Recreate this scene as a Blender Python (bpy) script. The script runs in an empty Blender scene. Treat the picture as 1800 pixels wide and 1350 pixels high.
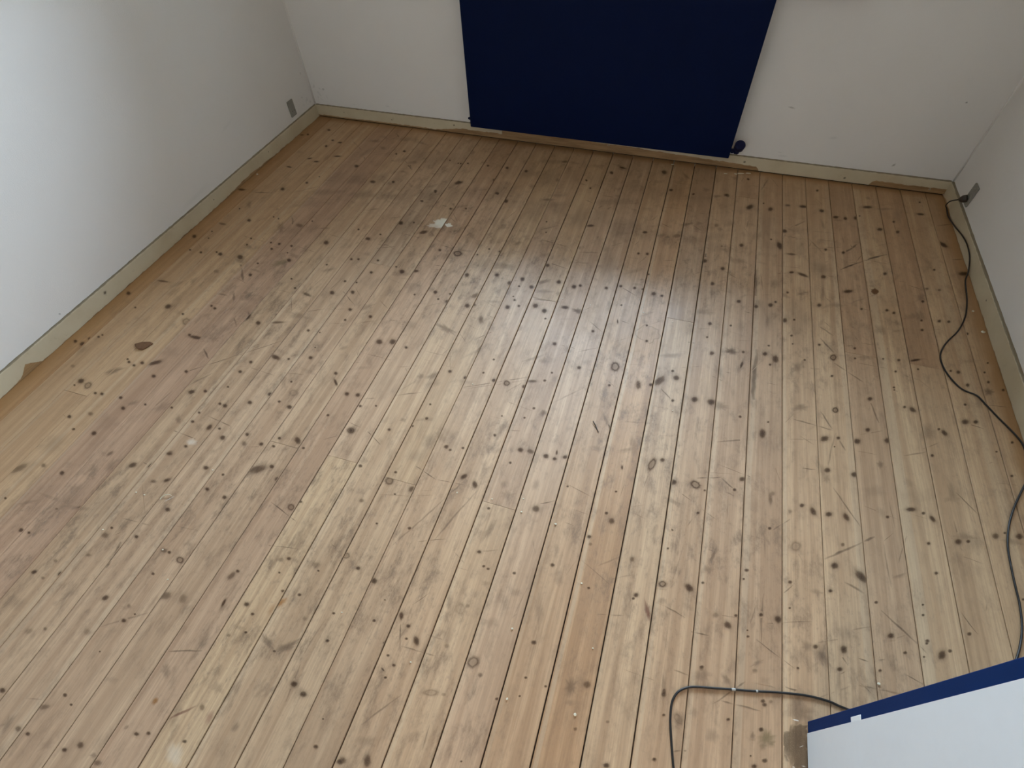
import bpy, bmesh, math, random
from mathutils import Vector, Matrix

random.seed(7)
S = bpy.context.scene
COL = S.collection

# ------------------------------------------------------------------ camera
cam_data = bpy.data.cameras.new('camera')
cam_data.sensor_width = 36.0
cam_data.lens = 929.50 / 1800.0 * 36.0
cam_data.clip_start = 0.02
cam = bpy.data.objects.new('camera', cam_data)
COL.objects.link(cam)
YAW, PITCH, ROLL = -0.342386, 0.898596, -0.047928
f = Vector((math.sin(YAW)*math.cos(PITCH), math.cos(YAW)*math.cos(PITCH), -math.sin(PITCH)))
r = Vector((math.cos(YAW), -math.sin(YAW), 0)); u = r.cross(f)
r2 = r*math.cos(ROLL) + u*math.sin(ROLL); u2 = -r*math.sin(ROLL) + u*math.cos(ROLL)
m = Matrix.Identity(4)
for i in range(3):
    m[i][0] = r2[i]; m[i][1] = u2[i]; m[i][2] = -f[i]
m[2][3] = 1.65
cam.matrix_world = m
S.camera = cam

# ------------------------------------------------------------------ daylight
S.view_settings.view_transform = 'Standard'
S.view_settings.look = 'None'
S.view_settings.exposure = 0.62
S.view_settings.gamma = 1.0
S.view_settings.use_curve_mapping = False
world = bpy.data.worlds.new('overcast_sky'); S.world = world
world.use_nodes = True
wn = world.node_tree.nodes; wl = world.node_tree.links
bg = wn['Background']
tc = wn.new('ShaderNodeTexCoord'); sep = wn.new('ShaderNodeSeparateXYZ'); cr = wn.new('ShaderNodeValToRGB')
mr = wn.new('ShaderNodeMapRange'); mr.inputs[1].default_value = -1; mr.inputs[2].default_value = 1
wl.new(tc.outputs['Generated'], sep.inputs[0]); wl.new(sep.outputs[2], mr.inputs[0]); wl.new(mr.outputs[0], cr.inputs[0])
wl.new(cr.outputs[0], bg.inputs[0])
e = cr.color_ramp.elements
e[0].position = 0.0; e[0].color = (0.13, 0.13, 0.10, 1)
e[1].position = 1.0; e[1].color = (0.58, 0.76, 1.0, 1)
a = e.new(0.49); a.color = (0.16, 0.16, 0.13, 1)
a = e.new(0.51); a.color = (0.67, 0.81, 1.0, 1)
bg.inputs[1].default_value = 26.5
# sky portal filling the window opening (guides the sampling of the sky, gives no light of its own)
pl = bpy.data.lights.new('window_portal', 'AREA'); pl.shape = 'RECTANGLE'
WX0, WX1, WZ0, WZ1 = -1.42, 0.60, 0.885, 2.25
pl.size = WX1-WX0; pl.size_y = WZ1-WZ0; pl.cycles.is_portal = True
po = bpy.data.objects.new('window_portal', pl); COL.objects.link(po)
po.location = ((WX0+WX1)/2, 3.47, (WZ0+WZ1)/2); po.rotation_euler = (math.radians(-90), 0, 0)

# ------------------------------------------------------------------ room measures (metres)
XL, XR, YB, YN, H = -2.4176, 1.3934, 3.109, -0.47, 2.5      # wall faces
SK = 0.012                                                  # skirting thickness
SEAM0, PW = 0.2149, 0.12032

# ------------------------------------------------------------------ node helpers
def mat(name, rough=0.5, col=(0.8, 0.8, 0.8), metal=0.0):
    m = bpy.data.materials.new(name); m.use_nodes = True
    b = m.node_tree.nodes['Principled BSDF']
    b.inputs['Base Color'].default_value = (*col, 1); b.inputs['Roughness'].default_value = rough
    b.inputs['Metallic'].default_value = metal
    return m, m.node_tree, b
class NT:
    def __init__(s, nt): s.nt = nt
    def n(s, t, **k):
        x = s.nt.nodes.new(t)
        for a, v in k.items(): setattr(x, a, v)
        return x
    def l(s, a, b): s.nt.links.new(a, b)
    def put(s, sock, v):
        if hasattr(v, 'is_output') or isinstance(v, bpy.types.NodeSocket): s.l(v, sock)
        elif isinstance(v, (tuple, list)) and len(v) == 3 and sock.type == 'RGBA': sock.default_value = (*v, 1)
        else: sock.default_value = v
    def math(s, op, a, b=None, c=None, clamp=False):
        x = s.n('ShaderNodeMath', operation=op, use_clamp=clamp)
        s.put(x.inputs[0], a)
        if b is not None: s.put(x.inputs[1], b)
        if c is not None: s.put(x.inputs[2], c)
        return x.outputs[0]
    def mix(s, fac, a, b, mode='MIX'):
        x = s.n('ShaderNodeMix', data_type='RGBA', blend_type=mode)
        s.put(x.inputs[0], fac); s.put(x.inputs[6], a); s.put(x.inputs[7], b)
        return x.outputs[2]
    def noise(s, vec, scale, detail=3, rough=0.5, dist=0.0):
        x = s.n('ShaderNodeTexNoise'); x.inputs['Scale'].default_value = scale
        x.inputs['Detail'].default_value = detail; x.inputs['Roughness'].default_value = rough
        x.inputs['Distortion'].default_value = dist
        if vec is not None: s.l(vec, x.inputs['Vector'])
        return x.outputs[0]
    def ramp(s, fac, a, b, lo=0.0, hi=1.0):
        x = s.n('ShaderNodeMapRange', interpolation_type='SMOOTHSTEP')
        s.put(x.inputs[0], fac); x.inputs[1].default_value = a; x.inputs[2].default_value = b
        x.inputs[3].default_value = lo; x.inputs[4].default_value = hi
        return x.outputs[0]
    def vmul(s, v, k):
        x = s.n('ShaderNodeVectorMath', operation='MULTIPLY'); s.l(v, x.inputs[0]); x.inputs[1].default_value = k
        return x.outputs[0]
    def vadd(s, v, w):
        x = s.n('ShaderNodeVectorMath', operation='ADD'); s.l(v, x.inputs[0]); s.put(x.inputs[1], w)
        return x.outputs[0]
    def attr(s, name, typ='GEOMETRY'):
        return s.n('ShaderNodeAttribute', attribute_name=name, attribute_type=typ)
    def bump(s, h, strength, dist, bsdf):
        x = s.n('ShaderNodeBump'); x.inputs['Strength'].default_value = strength; x.inputs['Distance'].default_value = dist
        s.l(h, x.inputs['Height']); s.l(x.outputs[0], bsdf.inputs['Normal'])

# ------------------------------------------------------------------ materials
def floor_material():
    m, nt, b = mat('sanded_pine'); N = NT(nt)
    pos = N.n('ShaderNodeTexCoord').outputs['Object']
    off = N.attr('board', 'OBJECT').outputs['Vector']          # x = seed, y = left edge, z = width
    so = N.n('ShaderNodeSeparateXYZ'); N.l(off, so.inputs[0]); seed, width = so.outputs[0], so.outputs[2]
    sp = N.n('ShaderNodeSeparateXYZ'); N.l(pos, sp.inputs[0]); X, Y = sp.outputs[0], sp.outputs[1]
    cm = N.n('ShaderNodeCombineXYZ'); N.l(X, cm.inputs[0]); N.l(Y, cm.inputs[1])
    N.l(N.math('MULTIPLY', seed, 3.7), cm.inputs[2]); P = cm.outputs[0]
    fine = N.noise(N.vmul(P, (260, 7, 1)), 1, 3, 0.6)
    band = N.noise(N.vmul(P, (34, 0.9, 1)), 1, 3, 0.55, 0.6)
    blot = N.noise(N.vmul(P, (14, 3.0, 1)), 1, 4, 0.6, 0.4)
    grime = N.noise(N.vmul(P, (24, 11, 1)), 1, 7, 0.72, 0.15)
    grime2 = N.noise(N.vmul(P, (80, 40, 1)), 1, 5, 0.75, 0.3)
    col = N.mix(N.ramp(band, 0.32, 0.68), PINE_LIGHT, PINE_DARK)
    col = N.mix(N.math('MULTIPLY', N.ramp(blot, 0.45, 0.75), 0.35), col, (0.40, 0.25, 0.15))
    col = N.mix(N.math('MULTIPLY', N.ramp(fine, 0.35, 0.70), 0.42), col, (0.32, 0.21, 0.13))
    tone = N.attr('tone', 'OBJECT').outputs['Color']
    col = N.mix(1.0, col, tone, 'MULTIPLY')
    # pale stripe on some boards: sapwood and a painted-in highlight of the bevelled edge
    sap_glint = N.attr('sap_glint', 'OBJECT').outputs['Vector']            # x = from, y = to, z = strength
    ss = N.n('ShaderNodeSeparateXYZ'); N.l(sap_glint, ss.inputs[0])
    wob = N.math('MULTIPLY', N.math('SUBTRACT', N.noise(N.vmul(P, (0.0, 2.2, 1)), 1, 2), 0.5), 0.016)
    Xw = N.math('ADD', X, wob)
    ins = N.math('MULTIPLY', N.math('MULTIPLY', N.math('SUBTRACT', Xw, ss.outputs[0]), 400, clamp=True),
                 N.math('MULTIPLY', N.math('SUBTRACT', ss.outputs[1], Xw), 400, clamp=True))
    col = N.mix(N.math('MULTIPLY', ins, N.math('MULTIPLY', ss.outputs[2], 0.5)), col, (0.56, 0.44, 0.30))
    # ground-in dirt left by the sanding, stronger in the walked-on middle
    gp = N.n('ShaderNodeNewGeometry').outputs['Position']
    big = N.noise(gp, 1.3, 3, 0.5)
    gs = N.attr('grime', 'OBJECT').outputs['Fac']
    g = N.math('MULTIPLY', N.ramp(grime, 0.46, 0.74), N.math('MULTIPLY', N.ramp(big, 0.3, 0.65, 0.25, 1.0), gs))
    col = N.mix(N.math('MULTIPLY', g, 0.9), col, (0.16, 0.10, 0.060))
    g2 = N.math('MULTIPLY', N.ramp(grime2, 0.52, 0.74), N.ramp(big, 0.3, 0.7, 0.15, 0.8))
    col = N.mix(N.math('MULTIPLY', g2, 0.7), col, (0.16, 0.11, 0.08))
    # band of old orange varnish that the sander could not reach along the walls
    sg = N.n('ShaderNodeSeparateXYZ'); N.l(gp, sg.inputs[0])
    jit = N.math('MULTIPLY', N.math('SUBTRACT', N.noise(N.vmul(gp, (9, 9, 1)), 1, 4), 0.5), 0.05)
    dl = N.math('SUBTRACT', sg.outputs[0], XL); dr = N.math('SUBTRACT', XR, sg.outputs[0]); db = N.math('SUBTRACT', YB, sg.outputs[1])
    dm = N.math('ADD', N.math('MINIMUM', N.math('MINIMUM', dl, dr), db), jit)
    col = N.mix(N.ramp(N.math('MINIMUM', db, N.math('MULTIPLY', dl, 1.6)), 0.2, 1.0, 0.30, 0.0), col, (0.42, 0.235, 0.105))   # weak orange tint fading out from the back and left walls
    col = N.mix(N.ramp(dm, 0.025, 0.075, 0.8, 0.0), col, (0.36, 0.19, 0.075))
    # marks carried by the board's own mesh
    mc = N.attr('mark_color').outputs['Color']; ma = N.attr('mark_amount').outputs['Fac']
    mk = N.math('MULTIPLY', ma, N.ramp(N.noise(gp, 420, 3, 0.7), 0.25, 0.5, 0.7, 1.0), clamp=True)
    col = N.mix(mk, col, mc)
    N.l(col, b.inputs['Base Color'])
    rg = N.math('ADD', N.ramp(N.noise(gp, 3.0, 4), 0.3, 0.7, -0.04, 0.05), N.ramp(grime, 0.3, 0.7, ROUGH-0.03, ROUGH+0.04))
    N.l(rg, b.inputs['Roughness'])
    N.l(N.ramp(ma, 0.0, 0.8, SPEC, SPEC*0.25), b.inputs['Specular IOR Level'])
    N.bump(N.math('ADD', N.math('MULTIPLY', fine, 0.5), N.math('MULTIPLY', band, 1.0)), 0.25, 0.0012, b)
    return m
PINE_LIGHT = (0.545, 0.375, 0.238); PINE_DARK = (0.400, 0.256, 0.155); ROUGH = 0.46; SPEC = 0.36

def wall_material(name, col, rough=0.75):
    m, nt, b = mat(name, rough); N = NT(nt)
    gp = N.n('ShaderNodeNewGeometry').outputs['Position']
    c = N.mix(N.ramp(N.noise(gp, 2.2, 4), 0.35, 0.7, 0, 0.35), col, tuple(v*0.93 for v in col))
    mc = N.attr('mark_color').outputs['Color']; ma = N.attr('mark_amount').outputs['Fac']
    c = N.mix(ma, c, mc)
    N.l(c, b.inputs['Base Color'])
    N.bump(N.math('ADD', N.noise(gp, 240, 3), N.math('MULTIPLY', N.noise(gp, 9, 3), 2.0)), 0.25, 0.002, b)
    return m
def skirting_material():
    m, nt, b = mat('worn_cream_skirting', 0.5); N = NT(nt)
    gp = N.n('ShaderNodeNewGeometry').outputs['Position']; s = N.n('ShaderNodeSeparateXYZ'); N.l(gp, s.inputs[0])
    paint = N.mix(N.ramp(N.noise(gp, 7, 4), 0.35, 0.7), (0.60, 0.51, 0.355), (0.54, 0.445, 0.30))
    bare = N.mix(N.ramp(N.noise(N.vmul(gp, (6, 6, 60)), 1, 4, 0.6), 0.3, 0.7), (0.40, 0.24, 0.11), (0.25, 0.14, 0.06))
    raw = N.attr('raw').outputs['Fac']                          # height of the sanded-off paint above the floor
    edge = N.math('ADD', raw, N.math('MULTIPLY', N.math('SUBTRACT', N.noise(N.vmul(gp, (14, 14, 20)), 1, 5, 0.6), 0.5), 0.016))
    k = N.math('MULTIPLY', N.math('SUBTRACT', edge, s.outputs[2]), 500, clamp=True)
    c = N.mix(k, paint, bare)
    # brown dirt in the crack at the top edge
    c = N.mix(N.ramp(N.math('ADD', s.outputs[2], N.math('MULTIPLY', N.noise(gp, 40, 4), 0.004)), 0.0790, 0.0812, 0, 0.8), c, (0.14, 0.10, 0.05))
    dirt = N.ramp(N.noise(gp, 35, 5, 0.7), 0.6, 0.8, 0, 0.35)
    c = N.mix(dirt, c, (0.22, 0.15, 0.08))
    mc = N.attr('mark_color').outputs['Color']; ma = N.attr('mark_amount').outputs['Fac']
    c = N.mix(ma, c, mc)
    N.l(c, b.inputs['Base Color'])
    N.bump(N.math('ADD', N.noise(gp, 90, 3), k), 0.3, 0.0008, b)
    return m
def blue_material(name, col, rough):
    m, nt, b = mat(name, rough); N = NT(nt)
    gp = N.n('ShaderNodeNewGeometry').outputs['Position']
    N.l(N.mix(N.noise(gp, 14, 4), col, tuple(v*0.8 for v in col)), b.inputs['Base Color'])
    N.bump(N.noise(gp, 120, 3), 0.12, 0.001, b)
    b.inputs['Specular IOR Level'].default_value = 0.12
    return m
def simple(name, col, rough=0.5, metal=0.0, var=0.85, scale=40, bump=0.15):
    m, nt, b = mat(name, rough, col, metal); N = NT(nt)
    o = N.n('ShaderNodeTexCoord').outputs['Object']
    n_ = N.noise(o, scale, 4)
    N.l(N.mix(n_, col, tuple(v*var for v in col)), b.inputs['Base Color'])
    N.bump(n_, bump, 0.001, b)
    return m
M_FLOOR = floor_material()
M_WALL = wall_material('off_white_wall_paint', (0.80, 0.755, 0.71))
M_CEIL = wall_material('white_ceiling_paint', (0.86, 0.83, 0.79))
M_SKIRT = skirting_material()
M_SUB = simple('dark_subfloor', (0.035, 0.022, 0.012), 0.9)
M_BLUE = blue_material('deep_blue_paint', (0.0001, 0.0058, 0.040), 0.65)
M_BLUED = blue_material('dark_blue_valve_paint', (0.012, 0.014, 0.05), 0.35)
M_DBLUE = blue_material('blue_door_paint', (0.0006, 0.022, 0.105), 0.55)
M_DWHITE = simple('white_door_board', (0.72, 0.74, 0.75), 0.45, var=0.96)
M_TRIM = simple('white_gloss_trim', (0.78, 0.77, 0.73), 0.35, var=0.95)
M_BLACK = simple('black_rubber', (0.012, 0.010, 0.009), 0.45)
M_BROWNCORD = simple('brown_black_rubber', (0.03, 0.020, 0.012), 0.45)
M_GREY = simple('grey_plastic', (0.30, 0.28, 0.24), 0.5, var=0.8)
M_DARK = simple('dark_socket_hole', (0.02, 0.015, 0.012), 0.6)
M_STEEL = simple('brushed_steel', (0.55, 0.55, 0.55), 0.35, 1.0)
M_NICK = simple('grey_tape', (0.42, 0.41, 0.38), 0.6)
M_TAPE = simple('white_tape', (0.8, 0.82, 0.82), 0.5, var=0.95)
M_CHIP = simple('brown_wood_chip', (0.20, 0.09, 0.035), 0.7, var=0.5, scale=120)
M_CRUMB = simple('pale_crumb', (0.75, 0.68, 0.52), 0.8, var=0.8)
def glass_material():
    m = bpy.data.materials.new('window_glass'); m.use_nodes = True; nt = m.node_tree; N = NT(nt)
    nt.nodes.remove(nt.nodes['Principled BSDF']); out = nt.nodes['Material Output']
    t = N.n('ShaderNodeBsdfTransparent'); g = N.n('ShaderNodeBsdfGlossy'); g.inputs['Roughness'].default_value = 0.0
    t.inputs[0].default_value = (0.95, 0.97, 0.96, 1)
    fr = N.n('ShaderNodeFresnel'); fr.inputs[0].default_value = 1.45; mx = N.n('ShaderNodeMixShader')
    N.l(fr.outputs[0], mx.inputs[0]); N.l(t.outputs[0], mx.inputs[1]); N.l(g.outputs[0], mx.inputs[2]); N.l(mx.outputs[0], out.inputs[0])
    return m
M_GLASS = glass_material()

# ------------------------------------------------------------------ mesh helpers
def link(name, me, material, parent=None, mats=None):
    o = bpy.data.objects.new(name, me); COL.objects.link(o)
    for mm in (mats or [material]): me.materials.append(mm)
    if parent: o.parent = parent
    return o
def from_bm(name, bm, material, parent=None, smooth=False, origin=None):
    bm.normal_update()
    if origin is not None:
        for v in bm.verts: v.co -= Vector(origin)
    me = bpy.data.meshes.new(name); bm.to_mesh(me); bm.free()
    if smooth: me.polygons.foreach_set('use_smooth', [True]*len(me.polygons))
    o = link(name, me, material, parent)
    if origin is not None: o.location = Vector(origin) - (parent.location if parent else Vector())
    return o
def box(bm, x0, x1, y0, y1, z0, z1, bevel=0.0, seg=2):
    t = bmesh.new()
    v = [t.verts.new((x, y, z)) for x in (x0, x1) for y in (y0, y1) for z in (z0, z1)]
    for q in ((0,1,3,2),(4,6,7,5),(0,4,5,1),(2,3,7,6),(0,2,6,4),(1,5,7,3)): t.faces.new([v[i] for i in q])
    bmesh.ops.recalc_face_normals(t, faces=t.faces)
    if bevel: bmesh.ops.bevel(t, geom=list(t.edges), offset=bevel, segments=seg, affect='EDGES', profile=0.6)
    merge(bm, t); return bm
def merge(bm, t):
    mp = {v: bm.verts.new(v.co) for v in t.verts}
    for f_ in t.faces:
        try: bm.faces.new([mp[v] for v in f_.verts])
        except ValueError: pass
    t.free()
def tube(bm, pts, rad, n=8, cap=True):
    pts = [Vector(p) for p in pts]; rings = []
    up = Vector((0, 0, 1)); prev = None
    for i, p in enumerate(pts):
        d = (pts[min(i+1, len(pts)-1)] - pts[max(i-1, 0)]).normalized()
        if prev is None:
            a = d.orthogonal().normalized()
        else:
            a = (prev - d*prev.dot(d)).normalized()
        prev = a; b = d.cross(a)
        rr = rad[i] if isinstance(rad, (list, tuple)) else rad
        rings.append([bm.verts.new(p + (a*math.cos(k*2*math.pi/n) + b*math.sin(k*2*math.pi/n))*rr) for k in range(n)])
    for i in range(len(rings)-1):
        for k in range(n):
            bm.faces.new((rings[i][k], rings[i][(k+1) % n], rings[i+1][(k+1) % n], rings[i+1][k]))
    if cap:
        bm.faces.new(rings[0][::-1]); bm.faces.new(rings[-1])
    bmesh.ops.recalc_face_normals(bm, faces=bm.faces)
    return bm
def spline(pts, n=6):
    P = [Vector(p) for p in pts]; out = []
    for i in range(len(P)-1):
        p0, p1, p2, p3 = P[max(i-1, 0)], P[i], P[i+1], P[min(i+2, len(P)-1)]
        for k in range(n):
            t = k/n
            out.append(0.5*((2*p1) + (p2-p0)*t + (2*p0-5*p1+4*p2-p3)*t*t + (3*p1-p0-3*p2+p3)*t**3))
    out.append(P[-1]); return out
def thing(name, label, cat, loc, group=None):
    o = bpy.data.objects.new(name, None); o.empty_display_size = 0.05; COL.objects.link(o); o.location = loc
    o['label'] = label; o['category'] = cat
    if group: o['group'] = group
    return o
def tag(o, label, cat, group=None):
    o['label'] = label; o['category'] = cat
    if group: o['group'] = group
    return o
def structure(o): o['kind'] = 'structure'; return o

class Surf:
    """faces of one mesh plus coloured marks (knots, dents, stains) laid into its surface"""
    def __init__(s): s.v = []; s.f = []; s.c = []; s.a = []; s.raw = []; s.under = []
    def mark(s, co, c, a, x, y):
        # a later mark keeps what an earlier, larger one already shows at this point
        for (cx, cy, ma, mb, ca, sa, R, prof, uc, amt) in s.under:
            dx, dy = x-cx, y-cy
            if dx*dx+dy*dy > R*R: continue
            q = math.hypot((dx*ca+dy*sa)/ma, (dy*ca-dx*sa)/mb)
            for (r0, a0), (r1, a1) in zip(prof, prof[1:]):
                if r0 <= q < r1:
                    v = amt*(a0+(a1-a0)*(q-r0)/(r1-r0))
                    if v > a: a, c = v, uc
                    break
        return s.add(co, c, a)
    def add(s, co, c=(0, 0, 0), a=0.0, raw=0.0):
        s.v.append(tuple(co)); s.c.append(c); s.a.append(a); s.raw.append(raw); return len(s.v)-1
    def quad(s, *idx): s.f.append(idx)
    def build(s, name, material, parent=None, origin=None):
        me = bpy.data.meshes.new(name)
        o = Vector(origin) if origin is not None else Vector()
        me.from_pydata([tuple(Vector(p)-o) for p in s.v], [], s.f)
        ca = me.attributes.new('mark_color', 'FLOAT_COLOR', 'POINT')
        ca.data.foreach_set('color', [k for c in s.c for k in (*c, 1.0)])
        me.attributes.new('mark_amount', 'FLOAT', 'POINT').data.foreach_set('value', s.a)
        me.attributes.new('raw', 'FLOAT', 'POINT').data.foreach_set('value', s.raw)
        me.update()
        ob = link(name, me, material, parent)
        if origin is not None: ob.location = o - (parent.location if parent else Vector())
        return ob

MARKCOL = {'k': (0.034, 0.015, 0.008), 'r': (0.040, 0.018, 0.010), 'g': (0.075, 0.048, 0.034), 'p': (0.11, 0.030, 0.024),
           'q': (0.16, 0.06, 0.045), 'o': (0.26, 0.10, 0.02), 'w': (0.78, 0.76, 0.68), 'y': (0.11, 0.085, 0.040),
           'd': (0.085, 0.056, 0.034), 'b': (0.12, 0.050, 0.018), 'z': (0.12, 0.09, 0.06)}
PROFILE = {'k': ((0.0, 1.0), (0.5, 0.95), (0.85, 0.75), (1.12, 0.34), (1.5, 0.14), (2.1, 0.0)),
           'r': ((0.0, 0.55), (0.55, 0.50), (0.80, 0.95), (1.02, 0.60), (1.3, 0.18), (1.8, 0.0)),
           'z': ((0.0, 0.12), (0.85, 0.12), (0.94, 0.75), (1.0, 0.2), (1.04, 0.0)),
           's': ((0.0, 1.0), (0.55, 0.85), (0.95, 0.45), (1.4, 0.0)),
           'h': ((0.0, 1.0), (0.80, 0.95), (1.0, 0.6), (1.12, 0.0))}
def ellipse(sf, fn, kind, cx, cy, a, b, ang, amt, rnd, clampx=None):
    """fn(u, v, layer) -> 3-D point on the surface"""
    prof = PROFILE['k' if kind == 'k' else kind if kind in 'rz' else 'h' if (kind in 'wbd' and amt > 0.5) else 's']
    rough = 0.10 if kind in 'kr' else 0.32 if kind in 'gdyw' else 0.18
    big = max(a, b); n = 8 if big < 0.006 else 12 if big < 0.015 else 20
    if big < 0.006 and kind == 'k': prof = ((0.0, 1.0), (0.8, 0.85), (1.7, 0.0))
    col = MARKCOL[kind]; j = rnd.uniform(0.85, 1.3); col = tuple(min(1, c*j) for c in col) if kind != 'w' else col
    ca, sa = math.cos(ang), math.sin(ang)
    wob = [1 + rnd.uniform(-rough, rough) for _ in range(n)]
    lay = {'z': 0, 'd': 0, 'g': 1, 's': 1, 'y': 2, 'q': 1, 'o': 2, 'p': 2, 'w': 3}.get(kind, 4)
    c0x = min(max(cx, clampx[0]), clampx[1]) if clampx else cx
    c0 = sf.mark(fn(c0x, cy, lay), col, amt*prof[0][1], c0x, cy); prev = None
    for rr, pa in prof[1:]:
        ring = []
        for k in range(n):
            t = 2*math.pi*k/n
            ex, ey = a*rr*wob[k]*math.cos(t), b*rr*wob[k]*math.sin(t)
            x, y = cx + ex*ca - ey*sa, cy + ex*sa + ey*ca
            if clampx: x = min(max(x, clampx[0]), clampx[1])
            ring.append(sf.mark(fn(x, y, lay), col, amt*pa, x, y))
        for k in range(n):
            if prev is None: sf.quad(c0, ring[k], ring[(k+1) % n])
            else: sf.quad(prev[k], ring[k], ring[(k+1) % n], prev[(k+1) % n])
        prev = ring
    sf.under.append((cx, cy, a, b, ca, sa, big*prof[-1][0], prof, col, amt))
def streak(sf, fn, kind, x0, y0, x1, y1, w, amt, rnd, clampx=None):
    col = MARKCOL[kind]; d = Vector((x1-x0, y1-y0)); L = d.length
    if L < 1e-4: return
    nrm = Vector((-d.y, d.x))/L; n = max(3, min(12, int(L/0.02)+2)); prev = None; bend = rnd.uniform(-0.02, 0.02)*L
    for i in range(n):
        t = i/(n-1); env = math.sin(math.pi*min(1, max(0, 0.06+0.88*t)))**0.6*rnd.uniform(0.7, 1.0)
        c = Vector((x0, y0)) + d*t + nrm*(bend*math.sin(math.pi*t) + rnd.uniform(-0.2, 0.2)*w)
        row = []
        for s_, am in ((-1.5, 0), (-0.5, 1), (0.5, 1), (1.5, 0)):
            q = c + nrm*(w*0.62*s_*max(0.5, env))
            x = min(max(q.x, clampx[0]), clampx[1]) if clampx else q.x
            row.append(sf.add(fn(x, q.y, 2.5), col, min(1.0, 1.35*amt)*am*env))
        if prev:
            for k in range(3): sf.quad(prev[k], row[k], row[k+1], prev[k+1])
        prev = row

# ------------------------------------------------------------------ floor: subfloor + individual boards
bm = bmesh.new(); box(bm, XL-0.05, XR+0.05, YN-0.1, YB+0.05, -0.05, -0.0195)
floor = structure(from_bm('floor', bm, M_SUB))

GAP = {}
for i in range(-22, 11):
    GAP[i] = 0.0034 if -10 <= i <= 0 else 0.0026 if -14 <= i < -10 else 0.0017 if i < -14 else 0.0024
GAP[-7] = 0.0020; GAP[-12] = 0.0022; GAP[4] = 0.0016; GAP[6] = 0.0024; GAP[5] = 0.0020
JOINTS = {-10: [0.735], -12: [0.728], -5: [0.725], -8: [0.714], -1: [1.78], 5: [1.775], 7: [1.777], -6: [1.747], -13: [1.772], 1: [2.82], -16: [2.80], -20: [0.70], 3: [-0.30]}
TONE = {-22: (0.86, 0.70, 0.50), -21: (1.02, 0.97, 0.86), -20: (1.05, 1.00, 0.89), -19: (1.07, 1.02, 0.91), -18: (0.92, 0.84, 0.82), -17: (0.88, 0.80, 0.78),
        -16: (0.96, 0.92, 0.86), -15: (1.0, 0.97, 0.93), -14: (0.98, 0.95, 0.92), -13: (0.97, 0.93, 0.90), -12: (0.99, 0.96, 0.92), -11: (0.97, 0.92, 0.90),
        -9: (1.02, 1.0, 0.95), -7: (1.02, 1.0, 0.96), -4: (0.98, 0.96, 0.95), -3: (0.98, 0.93, 0.86), -2: (0.96, 0.87, 0.76), -1: (1.03, 1.02, 0.97),
        3: (1.04, 1.02, 0.96), 4: (1.05, 1.04, 0.98), 5: (0.98, 0.95, 0.90), 6: (1.12, 1.12, 1.04), 7: (1.05, 1.03, 0.94), 8: (1.10, 1.08, 0.98), 9: (1.02, 0.98, 0.88), 0: (1.0, 0.97, 0.92), 1: (0.99, 0.96, 0.92), 2: (0.98, 0.95, 0.91)}
FRONT_TONE = {-10: (1.12, 1.11, 1.03), -5: (1.03, 1.02, 0.97), -8: (1.02, 1.0, 0.95), -12: (0.98, 0.95, 0.92)}
BACK_TONE = {7: (0.94, 0.86, 0.76), -1: (0.92, 0.90, 0.88), -13: (0.92, 0.92, 0.92), 5: (0.93, 0.88, 0.82), -5: (0.95, 0.92, 0.90)}
SAP_GLINT = {-2: (0.002, 0.016, 0.75), -1: (0.002, 0.010, 0.5), 0: (0.002, 0.014, 0.55), 1: (0.002, 0.016, 0.5), 2: (0.002, 0.022, 0.6), 3: (0.002, 0.014, 0.55),
       4: (0.095, 0.118, 0.5), 6: (0.002, 0.035, 0.6), -3: (0.002, 0.012, 0.35), -4: (0.002, 0.012, 0.3), -5: (0.002, 0.014, 0.4), -9: (0.002, 0.012, 0.4),
       -20: (0.002, 0.016, 0.55), -19: (0.05, 0.070, 0.45), -18: (0.002, 0.014, 0.5), -15: (0.002, 0.02, 0.35), -21: (0.10, 0.118, 0.35), -14: (0.10, 0.118, 0.3), -16: (0.1, 0.118, 0.3), 8: (0.06, 0.10, 0.3)}
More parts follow.
